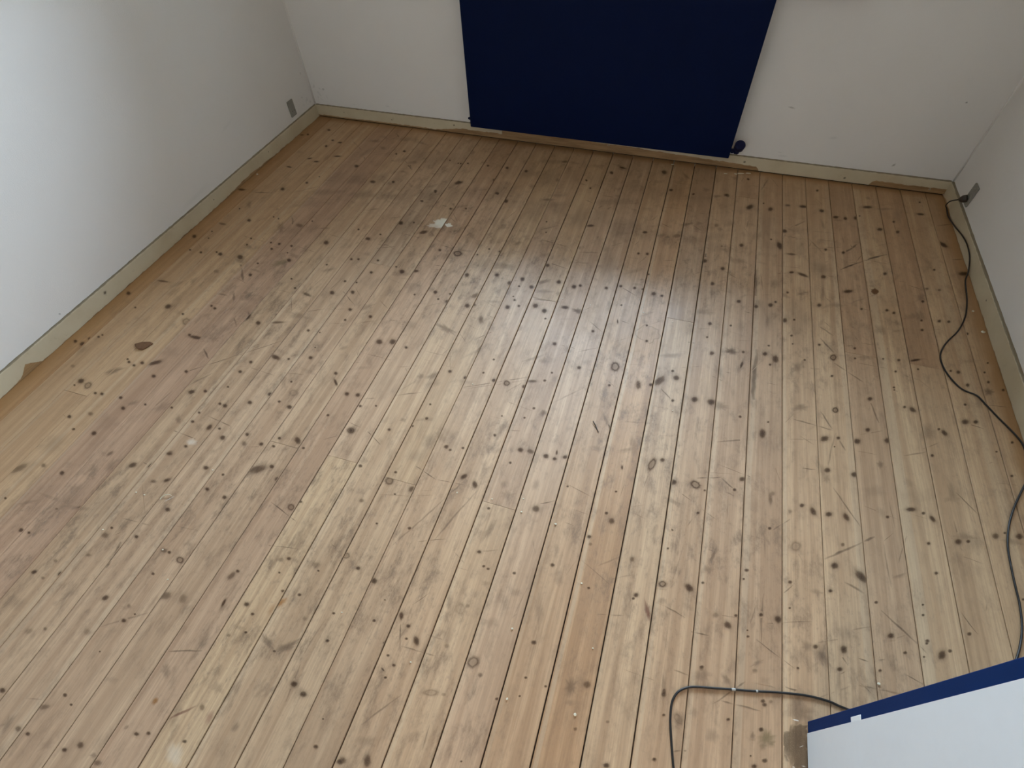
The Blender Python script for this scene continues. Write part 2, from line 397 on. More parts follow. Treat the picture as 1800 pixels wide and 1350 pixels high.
# marks: kind x y a b angle amount   (metres on the floor, sizes in mm)
MARKS = """
k -1.903 0.563 11.2 6.7 161 0.9;k -1.997 0.556 6.4 3.7 161 0.9;k -1.41 0.687 11.3 7.9 160 0.9;k -1.328 0.726 6.7 4.8 159 0.9;
k -1.315 0.688 9.7 6.9 165 0.5;k -1.251 0.707 7.6 5.6 161 0.9;k -1.2 0.747 6.5 4.9 160 0.9;k -1.2 0.71 5.4 4 161 0.9;k -1.128 0.758 18.2 9.6 143 0.9;
k -1.09 0.735 5.2 4 161 0.9;k -1.52 0.616 8 5.3 161 0.9;k -1.561 0.576 10.1 7.4 -149 0.6;k -1.656 0.493 14.2 10.7 -155 0.9;
k -1.59 0.509 11.5 7.2 -89 0.95;k -1.772 0.511 9.7 6.5 -94 0.6;k -2.055 0.361 28.2 14.8 -130 0.65;k -1.977 0.397 11.3 6.4 160 0.6;
k -1.883 0.39 9.3 5.5 164 0.9;k -1.998 0.254 5.7 3.2 166 0.9;k -1.387 0.561 10.7 7.4 163 0.9;k -1.31 0.555 5.2 3.7 164 0.9;
k -1.328 0.49 8.2 5.7 165 0.9;k -1.249 0.481 9 6.3 166 0.9;k -1.203 0.61 28.7 14.7 -144 0.75;k -1.159 0.634 9.3 6.9 163 0.9;
k -1.113 0.596 8.9 7.2 -72 0.8;k -0.983 0.543 4.7 3.6 168 0.9;k -1.491 0.478 11.3 6.9 -145 0.9;k -1.534 0.46 11.5 5.8 -173 0.6;
k -1.41 0.385 10.1 6.7 167 0.9;k -1.787 0.275 6.6 3.8 166 0.6;k -1.84 0.178 10.7 6 168 0.9;k -1.807 0.179 6.3 3.6 168 0.9;
k -1.55 0.247 13.4 7.9 176 0.6;k -1.548 0.275 5.1 3.1 168 0.9;k -1.444 0.274 7.9 5 169 0.9;k -1.321 0.262 11 6.9 175 0.6;
k -1.301 0.262 5.6 3.7 171 0.9;k -1.303 0.189 5.5 3.5 172 0.9;k -1.641 0.13 7.7 4.4 174 0.5;k -1.678 0.081 9 6.2 -166 0.9;
k -1.592 0.101 7.5 6.1 150 0.9;k -1.551 0.177 8.3 4.6 179 0.5;k -1.634 0.074 5.8 3.4 170 0.5;k -1.058 0.257 13.5 8.5 -115 0.7;
k -1.047 0.275 6.1 4.2 174 0.9;k -0.936 0.347 10.3 7 -179 0.5;k -0.913 0.358 7 5.1 174 0.9;k -0.917 0.31 3.4 2.4 175 0.9;k -0.875 0.264 5 3.5 177 0.9;
k -0.819 0.269 4.9 3.5 178 0.9;k -0.801 0.351 3.4 2.5 177 0.9;k -0.818 0.365 13.4 9.3 -177 0.5;k -1.03 0.18 12 4.4 94 0.95;
k -0.925 0.178 4.9 3.3 177 0.9;k -0.96 0.197 8.3 5.7 176 0.9;k -1.218 0.145 18 11.2 -162 0.7;k -1.16 0.153 14.4 11.5 129 0.5;
k -1.394 0.084 10 8.1 -155 0.9;k -1.305 0.086 7.7 4.9 162 0.5;k -1.289 0.047 7.8 4.7 174 0.9;k -1.27 0.072 3.5 2.1 174 0.9;
k -1.372 -0.011 12.3 7.3 172 0.4;k -1.543 -0.062 11.1 7.1 -162 0.4;k -1.502 -0.042 6.3 3.6 172 0.6;k -0.804 0.109 3.9 2.6 -178 0.9;
k -0.67 0.179 4.6 3.2 -177 0.9;k -0.691 0.252 3.9 2.9 -178 0.9;k -0.767 0.213 7.2 5.4 174 0.4;k -0.958 0.106 5.5 3.3 -175 0.5;
k -0.914 0.128 4 2.7 178 0.9;k -0.703 0.053 9.5 6.4 -176 0.9;k -0.665 0.039 10.1 6.7 -175 0.9;k -1.303 -0.161 5.6 3.2 177 0.9;
k -1.294 -0.043 2.5 1.5 176 0.9;k -1.336 -0.201 14.8 6.3 -161 0.6;k -1.484 -0.205 9.9 5.3 176 0.9;k -0.914 -0.071 8.5 5.8 156 0.6;
k -1.362 -0.262 9.7 5.4 173 0.7;k -1.327 -0.263 6.9 3.7 178 0.9;k -0.909 -0.15 5 3 -177 0.9;k -1.044 -0.175 6.6 3.9 -179 0.9;
k -1.014 -0.164 5.1 3 -178 0.9;k -1.17 -0.24 9.5 6.7 171 0.8;k -1.203 -0.261 7.4 4.1 -179 0.9;k -1.081 -0.171 4.8 3.7 -135 0.4;
k -1.097 -0.257 11.2 5.6 -173 0.6;k -0.57 -0.056 5.4 3.5 -172 0.9;k -0.583 0.004 2.1 1.4 -173 0.9;k -0.493 -0.065 9.3 6 -171 0.9;
k -1.268 -0.174 3.9 2.2 178 0.9;r -1.004 0.516 12.9 9.8 157 0.9;r -1.25 0.251 13.1 8.7 168 0.9;g -1.906 0.264 36.8 8.5 -153 0.4;
g -0.938 0.134 11.1 6.7 -175 0.3;g -1.071 -0.027 17.6 10.2 144 0.45;g -0.903 -0.02 16.5 11.7 161 0.35;g -1.4 -0.262 17.8 12.4 118 0.45;
g -0.799 -0.084 11.6 8.1 -111 0.45;g -1.119 -0.247 10.3 5.9 179 0.5;g -1.257 -0.267 16.5 9.4 -120 0.3;g -0.838 0.125 30.9 8.1 154 0.6;
g -0.775 0.129 31.3 9.9 -136 0.65;g -1.784 0.356 26.3 14.4 179 0.3;g -1.31 0.08 19.1 5.8 -165 0.3;g -1.207 -0.091 22.1 6.2 -165 0.2;
g -1.726 0.298 77.6 7 -171 0.35;g -1.844 0.303 66 6.4 178 0.3;g -1.653 -0.013 33.6 14.3 -171 0.2;g -0.917 0.483 26.4 17.4 -175 0.15;
q -0.879 -0.084 14.5 10.1 114 0.5;o -0.863 0.232 17.4 9.4 -126 0.8;o -0.876 0.205 16 11.8 98 0.35;o -1.049 -0.097 8.4 6.5 -102 0.85;
w -0.914 -0.183 24.8 15.1 145 0.22;w -1.51 0.64 16.6 10.4 178 0.3;k -0.958 0.855 11.6 9.4 158 0.9;k -0.819 0.899 6.2 5.2 158 0.9;
k -0.851 0.728 5.9 4.8 165 0.9;k -0.718 0.741 4.7 4 168 0.9;k -0.635 0.696 11.9 10 -125 0.8;k -0.683 0.662 3.6 3 172 0.9;
k -0.783 0.607 8.2 6.4 176 0.6;k -0.584 0.89 8.6 7.7 166 0.9;k -0.565 0.881 4.7 4.3 168 0.9;k -0.523 0.902 4.7 4.3 169 0.9;
k -0.43 0.989 4.7 4.5 170 0.9;k -0.479 0.794 12.5 8 -126 0.9;k -0.431 0.776 13.8 8.7 123 0.9;k -0.339 0.893 4.5 4.2 -171 0.9;
k -0.32 0.954 10.1 9.6 -168 0.9;k -0.283 0.958 14 9.3 169 0.7;k -0.224 0.955 10 9.4 -153 0.9;k -0.192 0.953 7.2 6.8 -149 0.9;
k -0.191 0.98 9.5 3.6 96 0.9;k -0.158 0.97 8.2 7.6 -145 0.9;k -0.695 0.547 3.5 2.8 175 0.9;k -0.583 0.563 5.1 4.2 179 0.9;
k -0.684 0.395 7.5 5.7 179 0.9;k -0.618 0.374 10.6 8.3 179 0.9;k -0.56 0.332 2.4 1.8 -176 0.9;k -0.564 0.269 4.6 3.4 -175 0.9;
k -0.461 0.285 6.1 4.5 -172 0.9;k -0.493 0.305 11.6 6 117 0.95;k -0.452 0.252 3.7 2.7 -172 0.9;k -0.422 0.255 12.7 7.7 134 0.9;
k -0.457 0.178 4.4 3.1 -171 0.9;k -0.466 0.143 3.6 2.5 -171 0.9;k -0.336 0.555 6.5 5.4 -169 0.9;k -0.307 0.516 4 3.3 -168 0.9;
k -0.291 0.512 4 3.2 -167 0.9;k -0.209 0.523 4.7 3.8 -163 0.9;k -0.203 0.749 11.9 11.8 -119 0.8;k -0.356 0.705 4.3 3.7 -171 0.9;
k -0.102 0.582 5.5 4.5 -158 0.9;k -0.121 0.86 3.5 3.1 -150 0.9;k 0.041 0.888 3.5 3 -141 0.9;k 0.044 0.986 8.1 3.5 98 0.9;
k 0.025 0.801 5.1 4.4 -146 0.9;k 0.047 0.779 10.8 8.9 86 0.8;k -0.012 0.705 6.6 5.5 -151 0.9;k -0.003 0.682 4.9 4.1 -151 0.5;
k 0.021 0.546 3.9 3.1 -154 0.9;k 0.132 0.672 6.6 5.4 83 0.5;k 0.161 0.568 6.9 5.4 -150 0.9;k 0.155 0.555 3.8 3 -150 0.9;k 0.175 1.057 8.4 7.2 -130 0.9;
k 0.222 0.979 11.8 9.8 -133 0.9;k 0.241 0.804 2.5 2 -141 0.9;k -0.096 0.351 5.8 4.4 -161 0.9;k -0.093 0.258 3.5 2.5 -162 0.9;
k -0.096 0.211 2.7 2 -162 0.9;k -0.332 0.268 5.2 4.6 177 0.5;k -0.215 0.227 4.9 4.4 -171 0.6;k -0.295 0.153 4.9 3.6 -168 0.4;
k -0.153 0.186 4.1 2.9 -164 0.9;k -0.035 0.254 3.5 2.5 -160 0.9;k 0.072 0.291 9.7 7.9 -153 0.7;k 0.065 0.182 4 3.3 -153 0.6;
k 0.142 0.223 4 2.8 -156 0.5;k 0.274 0.332 4.8 3.4 -152 0.9;k 0.28 0.282 3.4 2.3 -153 0.9;k -0.427 -0.043 13 8.9 126 0.8;
k -0.488 -0.061 9.4 6.7 -175 0.8;k 0.27 0.178 4.5 3 -155 0.9;k 0.157 0.13 7.7 5.1 -157 0.9;k -0.196 0.028 2.6 1.7 -165 0.9;
k -0.313 0.389 5.3 4.3 -169 0.4;k -0.482 0.159 6.5 1.9 155 0.8;k -0.484 0.196 3.7 2.6 -172 0.9;r -0.724 0.703 15.9 13.3 169 0.8;
r -0.74 0.42 11.8 8.8 -179 0.7;r -0.246 0.251 16.3 13.5 -140 0.75;r -0.332 0.375 16.2 14.9 136 0.3;r 0.232 0.623 10.9 8.1 -150 0.9;
r -0.33 0.147 19.5 7.2 -163 0.5;r 0.142 1.028 27.3 10.3 -105 0.9;g -0.329 0.633 32.1 10.2 -100 0.45;g -0.284 0.468 12.5 7.6 -164 0.3;
g -0.31 0.77 19 15.1 -165 0.35;g -0.336 0.803 13.6 12.3 114 0.3;g 0.235 0.571 9.6 8.1 -125 0.35;g -0.233 0.365 19.4 12.6 -164 0.25;
g -0.361 0.337 14.2 7.5 113 0.3;g 0.031 0.273 18.3 13.7 98 0.65;g -0.448 -0.006 20.1 10.9 -166 0.3;g 0.32 0.283 15.3 11.4 81 0.6;
g -0.187 0.469 15.4 10.5 -163 0.3;g -0.108 0.444 43.1 12 105 0.3;g -0.147 0.525 23.5 23 -135 0.12;g -0.227 0.835 17.5 12.2 105 0.3;
g -0.34 0.293 33.6 11.9 101 0.25;g -0.65 0.893 33.6 27.5 127 0.25;g -0.669 0.82 37 21 -167 0.2;g -0.208 0.107 45.2 9.4 110 0.12;
g 0.038 0.237 13.6 5.9 -161 0.3;g -0.57 0.917 44.1 27.9 114 0.2;p 0.201 0.531 27.7 6.8 113 0.75;k 0.224 0.98 10.9 9 -133 0.9;
k 0.327 0.978 3.6 2.9 -133 0.9;k 0.445 1.058 10.3 8 -130 0.9;k 0.423 1.009 5.5 4.3 -132 0.9;k 0.313 0.888 4.4 3.5 -137 0.9;
k 0.239 0.805 2.5 2 -141 0.9;k 0.538 1.009 23.5 5.7 93 0.6;k 0.544 1.03 9.2 6.8 -133 0.5;k 0.537 0.9 5.2 3.9 -135 0.9;k 0.6 0.98 7.4 5.5 -127 0.4;
k 0.637 1.013 8.3 6 -132 0.9;k 0.671 1.001 14.1 9.3 111 0.9;k 0.719 1.005 11.3 7.4 -144 0.9;k 0.772 1.011 13.2 9.1 105 0.9;
k 0.81 1.184 11.9 8.2 -128 0.9;k 0.721 1.175 10.9 7.7 -128 0.9;k 0.973 1.099 15 6.9 -155 0.9;k 1.009 1.096 5.7 3.7 -131 0.9;
k 1.034 1.083 10.9 7.6 105 0.9;k 0.898 1.049 5.6 3.7 -131 0.9;k 0.472 0.739 5.7 4.2 -140 0.9;k 0.465 0.709 3.2 2.4 -141 0.9;
k 0.348 0.662 3.9 3 -144 0.9;k 0.598 0.74 5.7 4 -139 0.9;k 0.727 0.831 12.6 8.7 -136 0.9;k 0.755 0.909 5.8 4 59 0.7;k 0.802 0.818 18.8 12.7 133 0.9;
k 0.711 0.747 6.5 4.4 -139 0.9;k 0.836 0.751 4.9 3.2 -138 0.9;k 1.009 0.99 6.3 4 -133 0.9;k 1.016 0.895 6.1 3.8 -135 0.9;
k 1.097 1.022 11.9 7.4 -133 0.9;k 0.31 0.635 13.7 10.8 154 0.95;k 0.161 0.566 6.9 5.4 -150 0.9;k 0.392 0.578 9.1 6.7 -144 0.5;
k 0.448 0.594 4.6 3.3 -144 0.9;k 0.427 0.56 10.2 9.3 175 0.9;k 0.517 0.617 6.1 4.4 -143 0.9;k 0.564 0.618 10.6 9.1 89 0.9;
k 0.596 0.661 3.1 2.2 -141 0.9;k 0.481 0.562 2.3 1.6 -145 0.9;k 0.483 0.545 3.7 2.6 -145 0.9;k 0.738 0.588 12 7.8 -114 0.9;
k 0.866 0.665 10.1 6.4 -140 0.9;k 0.724 0.532 7.9 4.7 -149 0.9;k 0.616 0.502 3.6 2.4 -145 0.9;k 0.898 0.629 4.6 2.9 -140 0.9;
k 0.96 0.752 4 2.5 -138 0.9;k 0.961 0.68 5.5 3.4 -139 0.9;k 0.958 0.672 3.9 2.4 -139 0.9;k 0.993 0.652 14.9 7.4 -124 0.9;k 1.016 0.67 5.4 3.3 -139 0.9;
k 0.946 0.633 3.1 1.9 -140 0.9;k 0.828 0.561 4.4 2.8 -142 0.9;k 0.365 0.424 5.2 4.1 -133 0.6;k 0.504 0.461 5.7 3.6 -150 0.5;
k 0.132 0.672 8.2 6.2 89 0.7;k 0.234 0.739 3.3 2.6 -143 0.9;k 0.274 0.329 5.5 3.8 -152 0.9;k 0.664 0.57 6.1 4.2 -139 0.6;
k 0.964 0.783 3.3 2.1 -137 0.9;r 0.295 0.991 16.1 14.3 155 0.9;r 0.616 0.862 17.8 13 -128 0.5;r 0.232 0.622 11.7 8.9 -149 0.9;
g 0.719 1.142 16.9 9.3 77 0.45;g 0.673 0.732 16.5 7.9 -174 0.35;g 0.679 0.548 26.8 14.2 135 0.5;g 0.64 0.566 14.4 10.3 -128 0.45;
g 0.364 0.404 17 12 -149 0.4;g 0.433 0.416 12.7 8.7 152 0.5;g 0.51 0.482 15.2 4.6 -137 0.45;g 0.719 0.501 32.4 6.3 85 0.3;
g 0.238 0.576 10.6 5.8 -158 0.35;g 0.261 0.879 45.7 8.2 95 0.2;g 0.299 0.665 46.8 7.5 95 0.2;g 0.489 0.966 24.7 18.9 58 0.18;
g 0.746 0.63 25.8 16.2 69 0.2;g 0.865 1.136 34.4 18 -153 0.2;g 1.005 1.158 51.5 26.4 -153 0.1;g 0.271 0.35 30.7 4.7 97 0.4;
g 0.05 1.374 19.8 10.1 -161 0.1;g 0.371 0.756 26.4 5 -107 0.6;g 0.363 0.709 15.6 9.2 -156 0.35;g 0.909 0.854 20.7 4 -144 0.4;
k 0.119 2.783 6.2 4 88 0.9;k 0.412 2.731 25.3 13.5 -117 0.9;k 0.516 2.739 18 11.1 81 0.9;k 0.295 2.811 15.2 9.1 86 0.7;k 0.481 2.785 6.1 3.8 82 0.9;
k 0.396 3.007 8.9 5.3 84 0.9;k 0.755 2.983 10.9 6.3 78 0.9;k 0.602 2.798 13.5 9 -151 0.7;k 0.681 2.807 20.2 12 -169 0.9;k 0.77 2.79 14.6 10.9 78 0.9;
k 0.835 2.749 15 10.4 -143 0.9;k 0.881 2.75 13.8 8.1 75 0.9;k 0.932 2.768 15.9 9.2 74 0.9;k 0.952 2.792 6 3.5 74 0.9;k 0.996 2.885 23.6 11.3 -158 0.9;
k 1.246 2.886 16.9 9.3 -167 0.9;k 1.258 3 8.6 4.6 72 0.9;k 1.11 2.782 10 5.6 72 0.9;k 1.118 2.695 13.5 7.6 71 0.9;k 1.038 2.696 15.1 10.3 56 0.9;
k 1.312 2.642 21.9 13.5 119 0.95;k 0.258 2.52 15.7 9.9 86 0.5;k 0.385 2.385 13.8 9.3 80 0.9;k 0.523 2.471 7.1 4.6 78 0.9;k 0.563 2.429 29.2 12 101 0.9;
k 0.586 2.559 16.1 11.5 70 0.9;k 0.617 2.376 20.8 8 -171 0.7;k 0.294 2.352 8.3 4.8 87 0.6;k 0.077 2.382 17.5 14.5 74 0.6;
k 0.223 2.215 14.6 10.4 83 0.9;k 0.309 2.18 12.7 9 80 0.9;k 0.616 2.236 11.9 7.1 -154 0.9;k 0.665 2.231 23.9 9.5 159 0.9;k 0.755 2.241 14.2 10 63 0.8;
k 0.774 2.455 10.6 6.6 74 0.9;k 0.853 2.453 10.5 6.5 73 0.9;k 0.271 2.057 12 8.8 80 0.9;k 0.392 1.968 11.5 8.4 75 0.9;k 0.526 1.98 12.9 9.1 73 0.9;
k 0.547 2.007 7.3 5.1 73 0.9;k 0.466 1.954 11.4 8.2 73 0.9;k 0.598 2.086 7.5 5.1 73 0.9;k 0.729 2.036 11.8 7.9 70 0.9;k 0.856 2.166 21.5 9.4 -150 0.9;
k 0.902 2.06 7.4 4.7 67 0.9;k 1.005 2.081 8.9 5.6 66 0.9;k 1.031 2.071 8.9 5.5 65 0.9;k 1.241 2.427 8.6 4.9 67 0.9;k 1.159 2.182 9.3 5.5 65 0.9;
k 1.361 2.432 21.5 11.7 -150 0.9;k 1.239 2.281 9 5.8 -133 0.7;k 1.188 2.276 8.9 5.8 -133 0.7;k 1.024 2.339 11.7 7 69 0.9;k 1.136 2.053 7.4 4.4 64 0.9;
k 1.13 1.992 8.6 5.2 63 0.9;k 1.206 2.068 10.4 6.1 63 0.9;k 1.243 2.075 8.9 5.2 63 0.9;k 0.585 1.898 13.8 9.8 70 0.9;k 0.624 1.913 7 4.9 70 0.9;
k 0.367 1.804 5.3 4 73 0.9;k 0.281 1.791 10.6 8.1 75 0.9;k 0.276 1.706 5.1 4 73 0.9;k 0.612 1.811 6.6 4.7 68 0.9;k 0.72 1.787 6.6 4.5 66 0.9;
k 0.616 1.763 3.9 2.8 67 0.9;k 0.424 1.662 7.5 5.7 69 0.9;k 0.302 1.619 11 8.6 71 0.9;k 0.421 1.589 19.9 4.8 -101 0.9;k 0.508 1.674 11.2 8.3 67 0.9;
k 0.55 1.657 20.3 11.2 92 0.9;k 0.522 1.726 5.1 3.8 68 0.9;k 0.529 1.62 6.1 4.5 66 0.9;k 0.76 1.625 6.1 4.2 62 0.9;k 0.856 1.806 6.6 4.4 64 0.9;
k 0.853 1.748 5.2 3.4 63 0.9;k 0.959 1.776 5.2 3.4 62 0.9;k 1.017 1.785 7.9 5 61 0.9;k 1.079 1.803 21.7 4.9 -152 0.95;k 0.998 1.718 6.3 4.1 60 0.9;
k 1.082 1.754 5.2 3.2 60 0.9;k 1.201 1.779 6.5 3.9 59 0.9;k 1.228 1.78 10.4 6.3 59 0.9;k 0.982 1.63 4.9 3.2 59 0.9;k 0.982 1.617 3.6 2.4 59 0.9;
k 0.257 1.359 14 11.5 63 0.9;k 0.319 1.364 15.1 13.4 -150 0.9;k 0.427 1.325 5.3 4.2 59 0.9;k 0.526 1.328 4.2 3.2 58 0.9;k 0.89 1.546 10.6 7.1 59 0.9;
k 1.008 1.54 7 4.5 57 0.9;k 1.035 1.535 11.5 10.4 115 0.9;k 0.507 1.27 21.2 10.2 -99 0.9;k 0.719 1.309 16.3 9.5 -138 0.9;
k 0.766 1.326 7.4 5.2 -124 0.9;k 0.751 1.283 3.1 2.2 -125 0.9;k 0.829 1.33 13.8 9.5 -125 0.9;k 0.869 1.393 9.8 6.7 56 0.9;
k 0.931 1.364 12.9 8.6 -125 0.9;k 1.127 1.455 11.8 9.1 102 0.9;k 1.111 1.467 5.7 3.5 55 0.9;k 1.071 1.339 6.4 4.1 -126 0.9;
k 1.205 1.529 13.2 8.2 -129 0.8;k 0.661 1.684 5 3.6 65 0.9;k 0.808 1.184 11.9 8.2 -128 0.9;k 0.723 1.176 10.9 7.7 -128 0.9;r 0.77 1.729 16.7 10.8 70 1;
r 0.763 1.454 14.3 9.1 70 1;g 0.233 2.787 12.9 10.2 72 0.5;g 0.109 2.491 30.7 12.1 -145 0.5;g 0.17 2.518 18.2 10.9 -159 0.4;
g 0.029 2.358 17.8 12.4 -157 0.5;g 0.35 1.354 25.7 17.2 -171 0.45;g 0.64 1.432 23.6 15.7 -147 0.5;g 0.723 1.176 11.2 7.6 66 0.4;
g 0.896 1.251 15.9 9.1 71 0.5;g 0.378 1.651 21.9 14.4 -170 0.8;g 1.135 2.845 72.1 18.6 81 0.25;g 0.745 2.3 55.2 40 58 0.3;
g 0.749 2.136 46.3 6.4 87 0.4;g 0.515 1.87 31.9 10.3 89 0.4;g 0.546 1.911 21.8 8.6 -113 0.4;g 0.272 2.004 45.3 11.1 93 0.3;
g 0.408 1.808 46.7 10.4 91 0.25;g 0.658 2.434 82.9 27.6 86 0.25;g 0.504 2.585 134.2 36.7 89 0.18;g 0.294 2.765 196.2 26.2 93 0.15;
g 0.544 2.133 31.4 23 -141 0.2;g 0.652 2.092 18.2 9.9 -156 0.4;g 0.3 1.394 62.8 15.1 93 0.1;g 0.895 1.767 30.5 13.4 -158 0.35;
g 0.188 1.73 34 28.4 -131 0.12;g -0.024 1.921 36.5 32.4 -121 0.15;g 0.649 2.58 41.1 30.8 -133 0.25;g 0.264 2.433 62.9 29.1 -161 0.2;
b 0.968 2.197 21.1 14.6 85 0.95;k -1.668 2.444 17.5 13.8 143 0.9;k -1.846 2.576 17.4 10.4 125 0.9;k -1.553 2.474 13.6 8.6 123 0.9;
k -1.309 2.335 10.3 6.9 120 0.9;k -1.129 2.308 9.9 6.8 117 0.9;k -1.047 2.329 7.9 5.5 116 0.9;k -1.272 2.436 8.5 5.7 119 0.9;
k -1.178 2.563 23.5 13.3 -143 0.9;k -1.076 2.78 9.4 6 112 0.9;k -1.32 2.78 7.3 4.6 116 0.9;k -1.243 2.761 7.2 4.5 115 0.9;
k -0.84 2.777 13.7 8.9 108 0.9;k -0.86 2.454 17.2 13.9 113 0.9;k -0.927 2.513 12.5 8.5 111 0.9;k -0.989 2.64 13.2 8.7 111 0.9;
k -0.353 2.882 11.2 7.2 98 0.9;k -0.064 2.963 20.3 12.7 92 0.9;k -0.477 2.767 8.7 5.7 100 0.9;k -0.439 2.696 8.4 5.6 100 0.9;
k -0.365 2.352 18.3 11 -163 0.9;k -0.086 2.367 12.9 10.5 -151 0.9;k 0.071 2.376 18 14.3 -148 0.6;k -1.337 2.115 17.2 11.9 124 0.9;
k -1.271 2.137 7.6 5.3 123 0.9;k -1.187 2.072 22.4 13.2 -142 0.9;k -1.531 2.005 7.6 5.2 129 0.9;k -1.445 1.945 14.5 11.7 157 0.9;
k -1.047 1.956 10.2 7.5 121 0.9;k -0.571 2.236 5.3 3.9 105 0.9;k -0.593 2.326 5.5 4 105 0.9;k -1.448 1.772 8.6 6 132 0.9;
k -1.413 1.781 8.5 6.1 131 0.9;k -1.314 1.798 8.4 6.1 129 0.9;k -1.305 1.707 9.7 7.1 131 0.9;k -1.205 1.778 6.5 4.8 128 0.9;
k -1.162 1.752 16 12 128 0.9;k -1.098 1.774 14.9 9.3 -170 0.9;k -1.397 1.614 8 5.8 135 0.9;k -1.324 1.554 12.3 9 135 0.9;
k -1.339 1.621 6.3 4.6 134 0.9;k -0.848 1.813 13.8 10.8 118 0.9;k -0.852 1.971 6.6 5 116 0.9;k -0.752 2.024 8.3 6.3 112 0.9;
k -0.81 2.029 6.7 5.1 114 0.9;k -0.71 1.851 12.1 9.6 113 0.9;k -0.634 1.812 13.2 10.7 111 0.9;k -0.583 1.854 13.4 10.8 109 0.9;
k -0.527 1.812 13 10.6 107 0.9;k -0.584 1.802 5.8 4.7 109 0.9;k -0.413 1.881 13.2 10.6 102 0.9;k -0.496 1.984 12.5 9.8 104 0.9;
k -0.337 1.867 13 10.5 99 0.9;k -0.311 1.883 8.7 7 98 0.9;k -0.192 1.898 10.1 8.1 93 0.9;k -0.13 1.928 8.7 6.9 91 0.9;k -0.067 1.933 8.7 6.8 88 0.9;
k -0.03 1.934 7.2 5.6 87 0.9;k 0.022 1.917 12.9 10 85 0.9;k 0.06 1.913 8.5 6.6 84 0.9;k -0.09 2.189 8.2 6.1 91 0.9;k -0.048 2.197 9.8 7.2 90 0.9;
k -0.02 2.046 6.1 4.6 88 0.9;k -0.869 1.615 12.7 10.3 124 0.9;k -0.917 1.619 5.7 4.6 125 0.9;k -0.948 1.659 11.7 9.3 125 0.9;
k -1.035 1.617 5.9 4.6 128 0.9;k -0.76 1.686 22 13.2 -128 0.7;k -0.772 1.613 13.8 11.4 121 0.9;k -0.744 1.627 8.3 6.8 119 0.9;
k -0.593 1.653 12.2 10.2 112 0.9;k -0.546 1.674 6.8 5.7 110 0.9;k -0.474 1.696 14.9 12.5 106 0.9;k -0.427 1.675 13.3 11.3 104 0.9;
k -0.41 1.629 5.2 4.5 103 0.9;k -0.344 1.722 15.8 9.8 -163 0.9;k -0.681 1.544 25.4 10.1 110 0.6;k -1.168 1.429 9.8 7.6 137 0.9;
k -1.279 1.445 10.1 7.6 138 0.9;k -1.268 1.379 7 5.3 139 0.9;k -1.059 1.299 15.5 12.4 140 0.9;k -1.003 1.315 16.6 13.5 138 0.9;
k -0.933 1.301 7.5 6.2 138 0.9;k -0.704 1.229 7.9 7.1 137 0.9;k -0.552 1.339 4.6 4.2 122 0.9;k -0.57 1.26 4.4 4.1 129 0.9;k -0.632 1.215 7.7 7 136 0.9;
k -0.517 1.234 8.6 8.1 128 0.9;k -0.367 1.273 18.2 6.5 -163 0.7;k -0.32 1.29 5.3 5 97 0.9;k -0.391 1.237 8.4 8 112 0.9;k -0.303 1.337 4.4 4.1 96 0.9;
k -0.333 1.494 9.6 8.5 99 0.9;k -0.204 1.393 8.9 8.1 87 0.9;k -0.193 1.61 7.5 6.4 90 0.9;k -0.102 1.696 12.4 3.3 103 0.9;k -0.105 1.803 5.5 4.4 89 0.9;
k 0.023 1.707 5.2 4.2 82 0.9;k 0.036 1.615 7.4 6.1 79 0.9;k 0.04 1.371 20.6 9.8 96 0.9;k -0.069 1.337 5.4 4.8 74 0.9;k 0.116 1.415 31.1 13.9 -120 0.85;
k 0.088 1.385 8.8 7.5 69 0.9;k 0.178 1.448 13.5 11.2 69 0.9;k 0.16 1.48 5.7 4.8 70 0.9;k 0.178 1.331 6.4 5.4 64 0.9;k -1.057 1.007 10.3 8.3 151 0.9;
k -1.012 1.014 10.2 8.3 151 0.9;k -0.977 0.968 6.6 5.4 153 0.9;k -0.918 0.986 4.4 3.6 153 0.9;k -0.851 0.728 5.9 4.8 165 0.9;
k -0.819 0.899 5.1 4.4 158 0.9;k -0.703 0.986 7.2 6.4 155 0.9;k -0.716 1.052 4.2 3.7 150 0.9;k -0.741 0.939 4.1 3.5 157 0.9;
k -0.429 0.987 4.7 4.5 170 0.9;k -0.431 1.078 2.9 2.8 153 0.9;k -0.324 1.147 4.9 4.9 95 0.9;k -0.346 1.094 3.8 3.8 165 0.9;
k -0.576 1.706 6.9 5.8 111 0.9;k -0.589 1.728 4.2 3.5 111 0.9;k -0.877 1.666 5.8 4.6 123 0.9;k -1.398 1.995 7.4 5.1 127 0.9;
r -0.951 1.955 21.2 19.1 155 1;r -0.462 1.235 13 12.1 119 0.95;r -0.065 1.439 24.4 16.2 96 0.9;r -0.958 0.855 14.5 11.7 164 0.95;
g -0.812 2.461 25.1 19.5 -169 0.4;g -0.638 2.525 30.5 12.3 -165 0.6;g -0.76 2.631 20.8 17.1 109 0.4;g -0.638 2.731 21.3 11.5 104 0.5;
g -0.306 2.943 17.9 16.3 -138 0.5;g -0.268 2.655 19.3 14.7 -159 0.4;g -0.196 2.33 38.4 21.3 -162 0.35;g -0.8 2.224 27.3 17.1 -97 0.45;
g -0.683 2.112 20 13 -119 0.5;g -0.701 1.922 62.2 22.5 -173 0.4;g -0.803 1.914 66.7 42.9 130 0.25;g -0.482 1.863 32.3 12 -140 0.6;
g -0.81 1.451 43.9 14.6 159 0.6;g -0.809 1.173 13 11.4 161 0.5;g -0.764 1.186 26.9 10.6 -129 0.55;g -0.352 1.389 16.7 16.5 -133 0.35;
